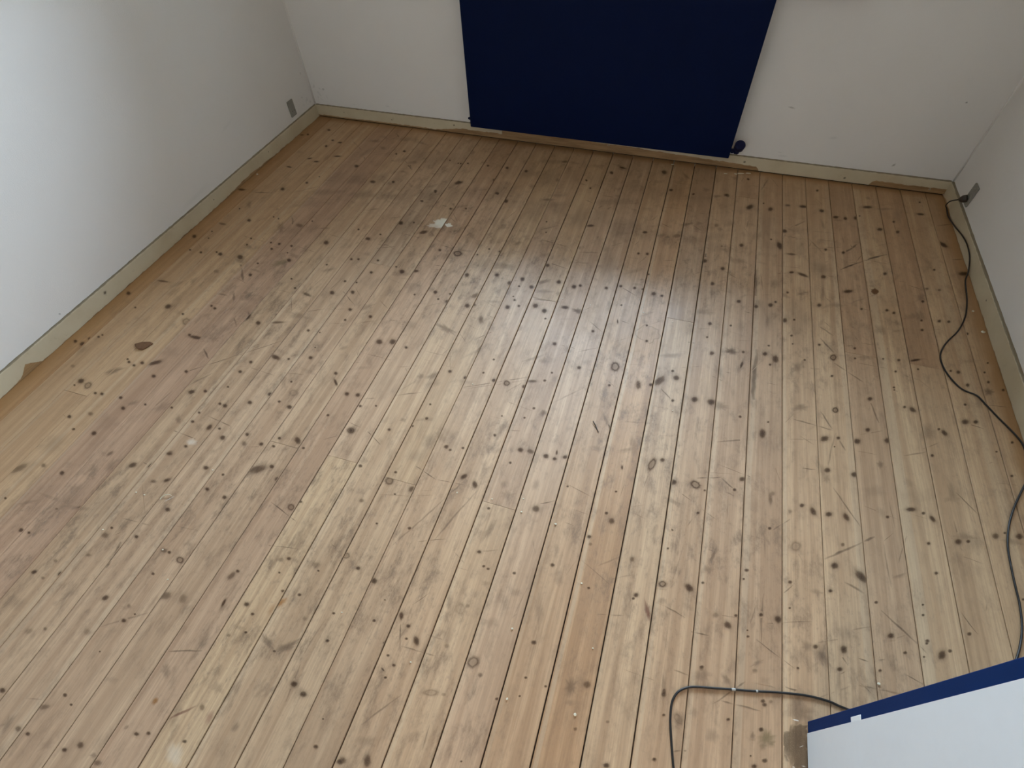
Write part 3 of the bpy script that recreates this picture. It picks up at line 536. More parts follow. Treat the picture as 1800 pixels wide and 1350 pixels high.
g -0.272 1.477 17.2 14.7 97 0.4;g -0.787 0.955 11.9 9.2 -177 0.4;g -0.283 1.137 14.2 13.5 96 0.6;g -0.284 1.714 23 14.2 168 0.75;
g -0.993 1.923 38.1 23.7 -168 0.35;g -0.465 1.799 35 13.9 -164 0.4;g -1.066 1.659 37.2 30.9 172 0.25;g -1.48 2.337 86.6 30.2 -166 0.3;
g -1.653 2.304 87.6 35.5 -167 0.3;g -0.907 2.553 85.7 51.2 -167 0.3;g -0.608 2.478 123.3 43.1 -165 0.25;g -0.141 2.39 116.1 52 -163 0.2;
g -0.602 0.947 41.7 14.3 162 0.25;g -0.933 1.09 63.6 50.2 176 0.12;g -0.827 1.698 89.8 55.1 140 0.12;g -0.212 2.076 95.5 36.2 100 0.2;
g 0.139 1.188 24.1 20.7 60 0.2;g -0.315 1.216 49.7 19.8 105 0.12;w -1.119 2.173 47 39.6 174 0.97;w -1.152 2.141 40.5 20 -167 0.6;
w -1.082 2.165 19.5 17.2 163 0.95;z 0.032 1.659 54.6 50.5 91 0.5;k -2.38 2.174 20.1 9.5 177 0.9;k -2.146 2.241 16.4 9.7 133 0.9;
k -2.276 1.857 22.9 7.9 175 0.6;k -2.273 2.005 6.7 3.9 137 0.9;k -2.152 1.922 14.8 8.9 138 0.9;k -2.039 1.986 6.3 3.9 135 0.9;
k -2.003 1.978 6.3 3.9 135 0.9;k -1.856 1.953 23.1 13.2 163 0.6;k -1.81 2.006 6.1 3.9 133 0.9;k -2.353 1.721 16.6 9.6 142 0.9;
k -2.289 1.784 6.2 3.7 141 0.9;k -2.268 1.728 6.1 3.6 141 0.9;k -2.15 1.639 7.7 4.7 142 0.9;k -2.121 1.63 15.2 9.3 142 0.9;
k -2.298 1.618 7.9 4.6 143 0.9;k -2.229 1.616 9.7 5.8 143 0.9;k -2.045 1.786 7.9 4.9 139 0.9;k -2.034 1.734 7.7 4.8 139 0.9;
k -1.921 1.782 7.7 4.9 138 0.9;k -1.887 1.737 9.4 6 138 0.9;k -1.872 1.784 9.5 6.1 137 0.9;k -1.801 1.786 9.3 6.1 136 0.9;
k -1.749 1.68 14.2 9.4 138 0.9;k -1.79 1.731 5.5 3.6 137 0.9;k -1.64 1.858 18.5 12.4 133 0.9;k -2.006 1.636 20.4 12.8 141 0.9;
k -1.888 1.617 7.2 4.6 140 0.9;k -1.872 1.53 12.1 7.9 142 0.9;k -2.264 1.375 31 6.7 -176 0.7;k -2.115 1.232 15.7 13.6 146 0.9;
k -2.366 1.256 14.3 8.2 149 0.9;k -2.261 1.184 6.8 4 150 0.9;k -2.013 1.209 8 5 149 0.9;k -1.917 1.291 8.1 5.2 147 0.9;k -1.891 1.281 9.6 6.2 147 0.9;
k -1.638 1.254 13.3 9.2 146 0.9;k -1.709 1.275 16.2 13.2 -87 0.9;k -1.892 1.105 9 5.8 150 0.9;k -1.855 1.1 33.1 8.2 -178 0.9;
k -1.554 1.282 28.5 6.5 -162 0.7;k -1.525 1.481 23.2 7.3 167 0.7;k -1.394 1.275 8.4 6.2 144 0.9;k -1.417 1.524 13.9 10.1 137 0.9;
k -1.546 1.701 6.8 4.7 135 0.9;k -1.605 1.505 8.1 5.6 140 0.9;k -1.659 1.56 6.7 4.5 139 0.9;k -2.364 0.932 11.2 6.3 155 0.9;
k -2.322 0.928 13 9.3 152 0.9;k -2.313 0.962 11.2 6.4 154 0.9;k -2.284 0.983 8 4.6 154 0.9;k -2.276 0.997 6.4 3.7 153 0.9;
k -2.159 0.757 15.1 11.2 158 0.9;k -2.168 0.732 5.7 3.3 158 0.9;k -2.04 0.899 8.7 5.3 155 0.9;k -2.058 0.911 5.9 3.6 155 0.9;
k -2.005 0.89 8.6 5.3 155 0.9;k -1.981 0.911 10.9 6.9 159 0.9;k -1.926 0.927 27.2 11.2 -144 0.9;k -1.88 0.864 11 6.9 155 0.9;
k -2.051 0.723 8.2 4.9 158 0.9;k -2.021 0.727 9.6 5.7 158 0.9;k -1.931 0.733 9.3 5.7 158 0.9;k -1.882 0.693 10.4 6.4 159 0.9;
k -1.809 0.733 6.4 4.1 158 0.9;k -1.989 0.634 12.1 7.2 168 0.6;k -2.061 0.599 10.6 6.1 160 0.9;k -1.995 0.558 5.1 3 161 0.9;
k -1.903 0.565 11.2 6.8 161 0.9;k -1.764 0.923 9.5 6.2 154 0.9;k -1.671 0.839 13.6 10.3 -179 0.9;k -1.619 0.858 8.9 6 155 0.9;
k -1.446 1.097 23.4 9.5 168 0.9;k -1.386 1.104 6.5 4.8 149 0.9;k -1.3 1.136 10.3 7.8 147 0.9;k -1.532 1.044 9.3 6.6 151 0.9;
k -1.544 0.986 9.2 6.4 152 0.9;k -1.543 0.903 5.1 3.5 154 0.9;k -1.521 0.821 7.4 5.1 156 0.9;k -1.495 0.818 10.9 7.6 156 0.9;
k -1.409 0.86 10.8 7.8 156 0.9;k -1.573 0.761 6.1 4.1 158 0.9;k -1.57 0.718 8.4 5.6 159 0.9;k -1.49 0.714 12.7 10.1 -86 0.9;
k -1.448 0.72 5.8 4 159 0.9;k -1.41 0.69 10.2 7.1 160 0.9;k -1.695 0.751 6.3 4.1 158 0.9;k -1.354 0.918 10.9 8 154 0.9;k -1.298 0.897 5.9 4.4 155 0.9;
k -1.244 0.885 11.6 8.7 155 0.9;k -1.307 0.999 4.9 3.7 152 0.9;k -1.153 1.089 8.5 6.7 148 0.9;k -1.129 1.046 19.4 4.9 136 0.9;
k -1.329 0.728 7.9 5.6 159 0.9;k -1.315 0.689 11.2 7.6 146 0.6;k -1.252 0.705 8.7 6.4 161 0.9;k -1.201 0.748 6.5 4.9 160 0.9;
k -1.202 0.711 5.4 4 161 0.9;k -1.089 0.735 5.2 4 161 0.9;k -1.077 0.893 5.5 4.4 156 0.9;k -1.558 0.572 12.2 7.1 -178 0.9;
k -1.521 0.617 5.7 3.8 161 0.9;k -1.883 0.393 9.3 5.5 164 0.9;k -1.774 0.508 10.9 8 -121 0.6;k -1.492 0.477 7.5 4.9 164 0.9;
k -2.259 0.813 11.3 6.6 161 0.4;k -2.044 2.336 11.9 7 131 0.9;k -1.311 1.193 4 3 146 0.9;k -1.338 1.278 4.1 3.1 143 0.9;r -1.963 1.172 24.5 15 146 0.6;
r -2.112 0.746 17.9 13 146 0.75;r -1.268 0.952 18.3 13.8 162 0.35;g -1.946 1.911 47.6 15.7 125 0.5;g -2.06 1.51 19.4 12.4 175 0.5;
g -1.853 1.372 33.5 5.7 126 0.6;g -1.917 1.372 27.3 4.7 -178 0.5;g -1.773 1.115 24.9 16.6 171 0.4;g -2.065 0.839 32.8 13.2 -130 0.65;
g -1.863 0.724 19.4 8.8 -137 0.4;g -1.53 0.702 18.3 10.5 140 0.35;g -1.631 0.709 21 8.2 133 0.5;g -1.736 0.742 30.2 17.1 -139 0.35;
g -1.729 0.466 25.2 18.9 -73 0.4;g -1.889 2.276 88.9 30.9 -167 0.35;g -1.913 2.151 87.5 39.1 -169 0.25;g -1.783 1.391 38.1 23.3 -178 0.35;
g -1.776 1.154 52.3 27.1 -112 0.35;g -1.902 0.994 47.5 27.4 -178 0.2;g -1.967 1.529 16.9 9.2 135 0.2;g -1.855 0.53 51 25.7 -87 0.12;
g -2.041 1.213 18.7 11.9 171 0.2;y -1.779 1.651 40.6 21.1 -139 0.6;w -1.513 0.636 16.6 10.4 178 0.35;k -2.348 2.853 12.4 6.7 128 0.9;
k -2.149 2.825 10.6 7.4 136 0.9;k -2.087 2.81 14.3 9.4 -178 0.9;k -2.243 2.942 11.8 8.9 152 0.9;k -2.152 2.748 13.3 7.4 127 0.9;
k -2.175 2.585 14.5 7.6 -145 0.9;k -2.115 2.563 15.5 8.7 -173 0.9;k -2.246 2.466 17.5 6 173 0.9;k -2.148 2.239 10.8 8.7 155 0.9;
k -2.377 2.175 20.1 6.3 -167 0.9;k -2.018 2.653 21.2 7.2 -167 0.9;k -1.84 2.576 13.6 10 175 0.9;k -1.673 2.446 14.1 11.5 -167 0.9;
k -1.637 2.81 14 8.4 120 0.9;k -1.672 2.769 9.3 5.5 121 0.9;k -1.259 2.761 7.2 4.5 115 0.9;k -1.202 2.775 8.6 5.4 114 0.9;
k -1.181 2.569 13.3 11.8 142 0.9;k -1.316 2.335 7.5 5 121 0.9;k -2.006 2.414 5.8 3.4 129 0.9;k -2.384 2.838 12.4 6 -171 0.9;
g -1.873 2.884 33.9 19.2 -172 0.4;g -1.909 2.265 35.9 18.3 -171 0.35;g -1.691 2.95 59.2 27.2 -168 0.25;g -1.858 2.75 90 22.2 -107 0.3;
g -1.362 2.783 56.1 35.2 -170 0.25;g -1.914 2.395 36.5 13 -167 0.3;k -0.958 2.785 14.9 9.6 110 0.9;k -0.838 2.782 11 7.1 107 0.9;
k -1.184 2.557 17.8 14.7 -132 0.9;k -0.931 2.516 12.8 11.9 162 0.9;k -1.076 2.779 9.4 6 112 0.9;k -0.646 2.936 19.2 11.5 -165 0.6;
k -0.304 2.954 20 10.4 160 0.9;k -0.067 2.965 17.3 12.2 121 0.9;k -0.357 2.887 14.4 9.2 98 0.9;k -0.006 2.79 12.6 10.6 74 0.9;
k 0.115 2.78 8.3 5.3 88 0.9;k 0.289 2.816 13.8 11.1 -136 0.9;k 0.393 3.011 8.9 5.4 84 0.9;k -1.276 2.447 13.7 9.1 119 0.9;k -0.481 2.773 7 4.6 100 0.9;
g 0.243 2.794 21.8 11.7 -160 0.5;g -0.71 2.92 72.2 23.1 -165 0.3;g -0.285 2.594 109 27 -164 0.25;g 0.13 2.744 86.6 23.3 -164 0.2;
k 1.346 1.864 5.2 3 59 0.9;k 1.327 1.757 7.5 4.4 57 0.9;k 1.371 1.729 7.4 4.3 57 0.9;k 1.324 1.807 5.1 3 58 0.9;k 1.249 1.719 9.8 5.9 58 0.9;
k 1.301 2.018 9.4 5.9 -132 0.9;k 1.222 1.614 5.9 3.5 56 0.9;k 1.207 1.528 15.1 9.3 -136 0.9;k 1.242 1.538 10.2 6.1 55 0.9;
k 1.345 1.477 6.6 3.8 -126 0.9;k 1.311 1.328 6.2 3.6 -128 0.9;k 1.284 1.419 4.3 2.5 -127 0.9;k 1.071 1.341 6.2 3.9 -126 0.9;
k 1.21 1.075 12 7.2 -130 0.8;k 1.24 1.095 4.6 2.7 -132 0.9;k 1.28 1.095 12.9 7.5 -132 0.9;k 1.096 1.022 10.7 6.6 -133 0.9;
k 1.126 1.032 7.1 4.4 -133 0.9;k 1.241 0.883 4.1 2.4 -136 0.9;k 1.075 0.734 5.4 3.2 -138 0.9;g 1.318 1.705 19.4 11.8 -133 0.7;
g 1.071 1.436 32.4 21.7 62 0.35;g 1.109 1.195 29.7 11.3 91 0.35;g 1.102 1.175 21 8.6 -157 0.25;k 0.365 0.427 5 3.5 -149 0.9;
k 0.274 0.334 10.3 4.7 94 0.9;k 0.27 0.179 3.9 2.5 -155 0.9;k 0.442 0.322 4.1 2.7 -150 0.9;k 0.527 0.392 5.2 3.5 -148 0.9;
k 0.531 0.384 5.2 3.4 -148 0.9;k 0.547 0.397 4.4 3.2 -134 0.5;k 0.524 0.324 5.4 3.5 -149 0.9;k 0.534 0.258 5.9 3.7 -150 0.9;
k 0.5 0.258 2.3 1.5 -150 0.9;k 0.664 0.573 7.5 5 -143 0.9;k 0.724 0.532 7.3 4.7 -143 0.9;k 0.509 0.238 6.5 4.1 -150 0.9;
r 0.318 0.284 14.1 9.6 134 0.55;g 0.367 0.407 19.2 11.6 -155 0.35;g 0.357 0.311 13.5 8.4 -154 0.25;g 0.406 0.273 15.4 11.9 69 0.3;
g 0.504 0.304 8.2 5.4 78 0.5;g 0.611 0.408 29.5 14.6 72 0.5;g 0.617 0.392 29.1 17.3 -159 0.5;g 0.67 0.55 22.5 12.6 135 0.3;
g 0.531 0.442 14 8.8 -150 0.2;y 0.538 0.31 19.8 13.2 54 0.7;y 0.549 0.301 8.6 5.2 -151 0.6;y 0.529 0.289 8.2 6 -138 0.5;d 0.607 0.319 39.7 28 64 0.8;
d 0.595 0.326 23.6 15.5 -146 0.7;d 0.625 0.291 32.4 22.2 67 0.8;d 0.621 0.352 21.2 15 -135 0.7;d 0.601 0.297 23.9 16.7 66 0.6;
w 0.609 0.372 7.8 1.5 -175 0.8;w 0.622 0.317 8.9 1.5 -146 0.8;w 0.626 0.275 7.5 1.7 -174 0.8;w 0.603 0.266 3.2 1.5 -156 0.5;
w 0.635 0.336 5.2 2.4 83 0.4
"""
STREAKS = """
g -1.48 0.245 -1.462 0.159 10 0.7;g -1.1 0.018 -1.006 0.048 4.2 0.6;g -1.398 -0.199 -1.358 -0.189 2 0.5;g -1.232 0.089 -1.343 0.014 5.2 0.3;
g -0.701 0.008 -0.712 0.102 4.6 0.35;g -0.719 0.113 -0.705 0.231 4.3 0.25;p -0.986 -0.121 -0.933 -0.074 6.4 0.6;w -1.442 0.407 -1.422 0.434 2.8 0.6;
g -0.491 0.297 -0.458 0.221 2.9 0.6;g -0.478 0.023 -0.404 0.119 3.8 0.35;g -0.491 0.539 -0.414 0.759 5.2 0.35;g -0.614 0.493 -0.475 0.772 5.3 0.35;
g -0.511 0.219 -0.504 0.271 5 0.8;g -0.301 0.02 -0.304 0.077 3.6 0.4;g 0.034 0.621 0.093 0.668 4.8 0.3;g -0.341 0.556 -0.28 0.578 4.1 0.3;
g -0.137 0.516 -0.114 0.52 3.1 0.4;g 0.699 0.843 0.853 0.966 6.4 0.55;g 0.738 1.112 0.817 0.982 5.1 0.5;g 0.753 0.787 0.804 0.768 6.7 0.45;
g 0.848 0.732 0.932 0.666 5.6 0.55;g 0.932 0.666 0.954 0.646 4 0.4;g 0.297 1.018 0.379 1.046 4.6 0.55;g 0.378 1.042 0.423 1.009 4.5 0.5;
g 0.546 0.896 0.6 0.952 4.2 0.45;g 0.523 0.682 0.519 0.539 5 0.4;g 0.877 0.947 0.883 0.811 3.8 0.35;g 0.775 0.577 0.8 0.575 3.3 0.7;
g 0.827 0.587 0.844 0.595 3.3 0.5;g 0.723 0.581 0.747 0.549 4 0.45;g 0.776 0.513 0.8 0.495 3.8 0.45;g 0.592 0.887 0.636 0.816 4 0.3;
g 0.281 0.768 0.258 0.629 3.1 0.2;g 0.391 0.994 0.424 0.985 5.3 0.4;g 0.404 0.979 0.405 0.894 4.3 0.25;g 0.978 1.312 1.055 1.351 4.7 0.4;
g 0.523 0.867 0.524 0.799 4 0.25;g 0.828 2.313 0.939 2.411 7.3 0.7;g 0.939 2.411 1.05 2.491 8.9 0.7;g 0.852 2.446 0.934 2.561 9.2 0.6;
g 0.586 2.559 0.687 2.68 9.9 0.55;g 0.719 1.904 0.777 1.858 7.5 0.45;g 0.726 1.829 0.781 1.749 7.2 0.5;g 0.769 1.703 0.874 1.625 6.8 0.5;
g 0.889 1.54 0.91 1.437 6.2 0.55;g 0.478 1.691 0.473 1.369 15.7 0.6;g 0.472 1.406 0.475 1.31 14.6 0.7;g 0.458 2.221 0.465 1.971 9.8 0.6;
g 0.695 2.528 0.761 2.421 7.8 0.35;g 0.612 1.368 0.751 1.356 5.1 0.45;g 0.711 1.432 0.747 1.36 5.1 0.5;g 0.352 1.188 0.456 1.226 5.9 0.45;
g 0.766 1.326 0.788 1.277 5.8 0.45;g 0.711 2.271 0.781 2.368 8.8 0.4;g 0.759 1.347 0.725 1.185 4.8 0.3;g 0.565 2.429 0.601 2.589 8 0.3;
g 1.308 2.801 1.381 2.832 8.1 0.4;g 1.331 2.528 1.387 2.549 7.3 0.4;g 0.554 2.21 0.666 2.25 5.8 0.4;g 0.225 2.316 0.223 2.195 9.2 0.5;
g 0.714 1.3 0.594 1.27 3.9 0.25;g 0.465 2.912 0.497 3.026 7.5 0.4;g 0.858 1.771 0.933 1.778 5.8 0.5;g 0.85 2.079 0.982 2.184 5.4 0.2;
g 0.598 2.148 0.51 2.16 4.3 0.3;k -0.098 1.142 -0.062 1.108 4.1 1;g 0.124 1.382 0.175 1.332 5.5 0.55;g -0.984 1.002 -0.77 1.097 4.5 0.4;
g -0.624 1.166 -0.388 1.288 4.6 0.45;g -0.603 1.165 -0.384 1.275 3.4 0.35;g -1.59 2.748 -1.499 2.621 10.6 0.55;g -0.352 2.449 -0.29 2.55 8.8 0.4;
g -0.374 2.491 -0.323 2.578 7.2 0.3;g -0.372 2.123 -0.263 2.146 6.3 0.3;g -0.495 1.737 -0.38 1.752 5.6 0.5;g -0.258 1.194 -0.162 1.299 5.5 0.25;
g -0.613 2.241 -0.523 2.31 8.5 0.3;g -0.793 2.039 -0.79 1.878 9.4 0.25;g -1.57 2.173 -1.511 2.209 9.2 0.4;g -0.258 2.185 -0.128 2.305 6.4 0.25;
g -0.816 1.151 -0.881 1.052 4.6 0.2;g -0.095 2.425 -0.045 2.531 8.5 0.3;g -0.452 1.189 -0.4 1.257 4.5 0.3;g -2.009 1.64 -1.878 1.476 11 0.55;
g -1.777 1.052 -1.718 1.009 6.3 0.6;g -1.761 0.924 -1.465 1.195 3.8 0.55;g -1.77 1.077 -1.767 1.29 6.7 0.3;g -2.306 2.166 -2.185 2.19 7.9 0.5;
g -2.082 2.212 -1.952 2.327 7.9 0.3;g -1.648 0.949 -1.717 0.846 7.1 0.3;g -1.749 0.824 -1.766 0.727 6.9 0.35;g -1.769 1.255 -1.718 1.203 6.8 0.4;
g -1.553 1.154 -1.662 1.003 5.1 0.25;g -1.855 1.901 -1.944 2.018 10.7 0.5;g -1.614 2.737 -1.501 2.622 10.2 0.6;g -1.782 3.008 -1.72 2.922 8.4 0.5;
g -2.017 2.848 -1.905 2.758 6.8 0.3;g -1.878 2.727 -1.826 2.646 6.6 0.4
"""

marks = []
for t in MARKS.replace('\n', '').split(';'):
    k, *v = t.split(); v = [float(q) for q in v]
    marks.append((k, v[0], v[1], v[2]/1000, v[3]/1000, math.radians(v[4]), v[5]))
streaks = []
for t in STREAKS.replace('\n', '').split(';'):
    k, *v = t.split(); v = [float(q) for q in v]
    streaks.append((k, v[0], v[1], v[2], v[3], v[4]/1000, v[5]))
rs = random.Random(11)
# broad worn-in dirt patches of the back part of the room
for (x, y, a, b, an, am) in ((-1.72, 2.45, .20, .07, .3, .42), (-1.35, 2.42, .22, .08, 0, .38), (-0.95, 2.48, .20, .06, 0, .36), (-0.55, 2.42, .24, .07, -.1, .38), (-0.10, 2.38, .22, .06, 0, .36),
                             (0.22, 2.34, .14, .05, 0, .34), (-1.45, 2.75, .2, .08, 0, .26), (-0.7, 2.75, .26, .07, 0, .28), (0.0, 2.72, .24, .08, 0, .26), (0.55, 2.4, .10, .05, 0, .26), (-1.85, 1.95, .12, .05, .8, .26),
                             (-1.75, 1.35, .10, .04, .4, .24), (-1.95, 0.55, .16, .05, .6, .22), (-1.75, 0.30, .18, .07, .3, .22), (0.62, 1.9, .12, .08, 0, .2), (0.5, 1.3, .08, .12, 0, .16), (-1.2, 2.1, .2, .06, 0, .2)):
    i0 = math.floor((x-a-SEAM0)/PW); i1 = math.floor((x+a-SEAM0)/PW)
    for i in range(i0, i1+1):                               # each board took it differently
        cx = SEAM0+PW*(i+0.5); t_ = (cx-x)/a
        if abs(t_) > 1: continue
        marks.append(('g', cx+rs.uniform(-.01, .01), y+math.tan(an)*(cx-x)*0.5+rs.uniform(-.05, .05), PW*0.42, b*rs.uniform(0.7, 1.3), 0, am*rs.uniform(0.6, 1.1)*(1-0.5*t_*t_)))
# fine scuffs and hairline scratches of the worn middle and back of the room
for _ in range(600):
    x = rs.uniform(XL+0.1, XR-0.1); y = rs.uniform(0.2, 3.0)
    if rs.random() > (0.25 + 0.75*min(1, y/1.8)) * (1.0 if -1.9 < x < 1.2 else 0.4): continue
    an = rs.choice((rs.gauss(0, 0.35), rs.uniform(0, math.pi))); L = rs.uniform(0.02, 0.13)
    streaks.append(('g', x, y, x+L*math.cos(an), y+L*math.sin(an), rs.uniform(0.0012, 0.004), rs.uniform(0.2, 0.6)))
for _ in range(170):
    x = rs.uniform(XL+0.1, XR-0.1); y = rs.uniform(0.9, 3.0)
    marks.append(('g', x, y, rs.uniform(0.012, 0.045), rs.uniform(0.006, 0.018), rs.uniform(0, 3.14), rs.uniform(0.15, 0.42)))

# broad pale stains lie lowest, small knots on top
marks.sort(key=lambda t: -(t[3]*t[4]))
for i in range(-22, 10):
    u0 = SEAM0 + PW*i + GAP[i]/2; u1 = SEAM0 + PW*(i+1) - GAP[i+1]/2
    if i == -22: u0 = XL - 0.01
    if i == 9: u1 = XR + 0.01
    cuts = [YN-0.08] + JOINTS.get(i, []) + [YB+0.01]
    for c in range(len(cuts)-1):
        y0, y1 = cuts[c] + (0.0006 if c else 0), cuts[c+1] - (0.0006 if c < len(cuts)-2 else 0)
        rnd = random.Random(i*31+c); zt = rnd.uniform(-0.0004, 0.0004)
        sf = Surf(); e_ = 0.0014
        prof = ((u0, -0.019), (u0, zt-0.0016), (u0+e_, zt), (u1-e_, zt), (u1, zt-0.0016), (u1, -0.019))
        A = [sf.add((x, y0, z)) for x, z in prof]; B = [sf.add((x, y1, z)) for x, z in prof]
        for k in range(5): sf.quad(A[k], A[k+1], B[k+1], B[k])
        sf.quad(*A[::-1]); sf.quad(*B)
        ins = (u0+e_, u1-e_)
        level = [0]
        def fn(x, y, lay, zt=zt, y0=y0, y1=y1, level=level): return (x, min(max(y, y0), y1), zt + 0.0001 + level[0]*0.000006)
        for (k, xa, ya, xb, yb, w, am) in streaks:
            lo, hi = ins
            if max(xa, xb) < lo-w or min(xa, xb) > hi+w: continue
            if abs(xb-xa) > 1e-5:
                t0, t1 = sorted(((lo-xa)/(xb-xa), (hi-xa)/(xb-xa))); t0, t1 = max(0, t0), min(1, t1)
            else: t0, t1 = 0, 1
            if t1-t0 < 0.02: continue
            p = (xa+(xb-xa)*t0, ya+(yb-ya)*t0, xa+(xb-xa)*t1, ya+(yb-ya)*t1)
            ym = (p[1]+p[3])/2
            level[0] += 1
            if y0 <= ym < y1: streak(sf, fn, k, *p, w, am, rnd, ins)
        for (k, x, y, a, b, an, am) in marks:
            if u0 - GAP[i]/2 <= x < u1 + GAP[i+1]/2 and y0 <= y < y1:
                level[0] += 1; ellipse(sf, fn, k, x, y, a, b, an, am, rnd, ins)
            elif k in 'dyg' and max(a, b) > 0.02 and y0 <= y < y1 and (abs(x-u0) < max(a, b)*0.8 or abs(x-u1) < max(a, b)*0.8):
                level[0] += 1; ellipse(sf, fn, k, x, y, a, b, an, am, random.Random(int(x*1000)), ins)
        nm = 'floorboard'
        ob = sf.build(nm, M_FLOOR, floor, origin=((u0+u1)/2, (y0+y1)/2, 0))
        # the top faces wind upward
        t = TONE.get(i, None) or tuple(rnd.uniform(0.96, 1.02)*q for q in (1.0, 0.97, 0.93))
        if c == 0 and len(cuts) > 2 and i in FRONT_TONE: t = FRONT_TONE[i]
        if c == 1 and i in BACK_TONE: t = BACK_TONE[i]
        ob['tone'] = [float(q) for q in t]
        ob['board'] = [float((i*7.31+c*3.3) % 19), float(u0), float(u1-u0)]
        sp = SAP_GLINT.get(i, (0.0, 0.0, 0.0)); hw = (u1-u0)/2
        ob['sap_glint'] = [sp[0]-hw, sp[1]-hw, sp[2]]
        ob['grime'] = 1.0 if -17 <= i <= 3 else 0.55 if i > 5 or i < -18 else 0.7

# ------------------------------------------------------------------ walls, ceiling
def wall_grid(sf, P, U, V, nu, nv):
    idx = [[sf.add(Vector(P)+Vector(U)*i/nu+Vector(V)*j/nv) for j in range(nv+1)] for i in range(nu+1)]
    for i in range(nu):
        for j in range(nv): sf.quad(idx[i][j], idx[i+1][j], idx[i+1][j+1], idx[i][j+1])
def slab(sf, x0, x1, y0, y1, z0, z1):
    ii = [sf.add((x, y, z)) for x in (x0, x1) for y in (y0, y1) for z in (z0, z1)]
    for q in ((0,1,3,2),(4,6,7,5),(0,4,5,1),(2,3,7,6),(0,2,6,4),(1,5,7,3)): sf.quad(*[ii[k] for k in q])
T = 0.36
FILL_LAMP = 22.0
rw = random.Random(5)
GREYMARK = {'a': (0.30, 0.27, 0.23), 'b': (0.42, 0.40, 0.36)}
def dab(sf, fn, x, y, a, b, ang, amt, col):
    LV[0] += 1; MARKCOL['s'] = col; ellipse(sf, fn, 's', x, y, a, b, ang, amt, rw)
# back wall with the window opening
sf = Surf()
slab(sf, XL-0.2, WX0, YB, YB+T, -0.05, H); slab(sf, WX1, XR+0.2, YB, YB+T, -0.05, H)
slab(sf, WX0, WX1, YB, YB+T, -0.05, WZ0-0.025); slab(sf, WX0, WX1, YB, YB+T, WZ1, H)
LV = [0]
fb = lambda x, z, lay: (x, YB-0.0002-LV[0]*0.00001, z)
dab(sf, fb, -2.320, 0.179, 0.008, 0.006, 0, 0.55, GREYMARK['a'])
for _ in range(9): dab(sf, fb, -2.39+abs(rw.gauss(0, 0.06)), 0.10+abs(rw.gauss(0, 0.07)), rw.uniform(0.004, 0.012), rw.uniform(0.003, 0.008), rw.uniform(0, 3), 0.3, GREYMARK['b'])
dab(sf, fb, 1.086, 0.126, 0.008, 0.005, 0.9, 0.8, GREYMARK['a']); dab(sf, fb, 0.496, 0.358, 0.016, 0.004, -0.2, 0.6, GREYMARK['a'])
dab(sf, fb, 1.236, 0.459, 0.005, 0.004, 0, 0.9, GREYMARK['a']); dab(sf, fb, 0.75, 0.23, 0.02, 0.006, 0.1, 0.2, GREYMARK['b'])
for _ in range(16): dab(sf, fb, rw.uniform(-2.3, 1.35), rw.uniform(0.085, 0.13), rw.uniform(0.008, 0.03), rw.uniform(0.002, 0.006), rw.uniform(-.1, .1), 0.25, GREYMARK['b'])
structure(sf.build('wall_back', M_WALL))
sf = Surf(); slab(sf, XL-0.2, XL, YN-0.1, YB, -0.05, H)
fl = lambda y, z, lay: (XL+0.0002+LV[0]*0.00001, y, z)
dab(sf, fl, 0.986, 0.102, 0.004, 0.004, 0, 0.7, GREYMARK['a'])
for _ in range(8): dab(sf, fl, 3.07-abs(rw.gauss(0, 0.05)), 0.10+abs(rw.gauss(0, 0.08)), rw.uniform(0.004, 0.012), rw.uniform(0.003, 0.008), rw.uniform(0, 3), 0.3, GREYMARK['b'])
dab(sf, fl, 1.9, 0.115, 0.10, 0.012, 0.05, 0.15, GREYMARK['b']); dab(sf, fl, 2.3, 0.30, 0.05, 0.008, 0.2, 0.12, GREYMARK['b'])
structure(sf.build('wall_left', M_WALL))
sf = Surf(); slab(sf, XR, XR+0.2, YN-0.1, YB, -0.05, H)
structure(sf.build('wall_right', M_WALL))
DX0, DX1, DZ = -0.22, 0.675, 2.04
sf = Surf()
slab(sf, XL-0.2, DX0-0.03, YN-0.12, YN, -0.05, H); slab(sf, DX1+0.03, XR+0.2, YN-0.12, YN, -0.05, H)
slab(sf, DX0-0.03, DX1+0.03, YN-0.12, YN, DZ+0.03, H)
structure(sf.build('wall_front', M_WALL))
sf = Surf(); slab(sf, XL-0.2, XR+0.2, YN-1.6, YB+T, H, H+0.1)
structure(sf.build('ceiling', M_CEIL))
# hallway beyond the door opening
sf = Surf(); slab(sf, -1.3, -1.2, YN-1.6, YN-0.12, -0.05, H); slab(sf, 1.3, 1.4, YN-1.6, YN-0.12, -0.05, H); slab(sf, -1.3, 1.4, YN-1.7, YN-1.6, -0.05, H)
structure(sf.build('wall_hallway', M_WALL))
bm = bmesh.new(); box(bm, -1.3, 1.4, YN-1.7, YN-0.08, -0.05, -0.002)
structure(from_bm('floor_hallway', bm, simple('hall_floor_wood', (0.30, 0.20, 0.12), 0.5)))

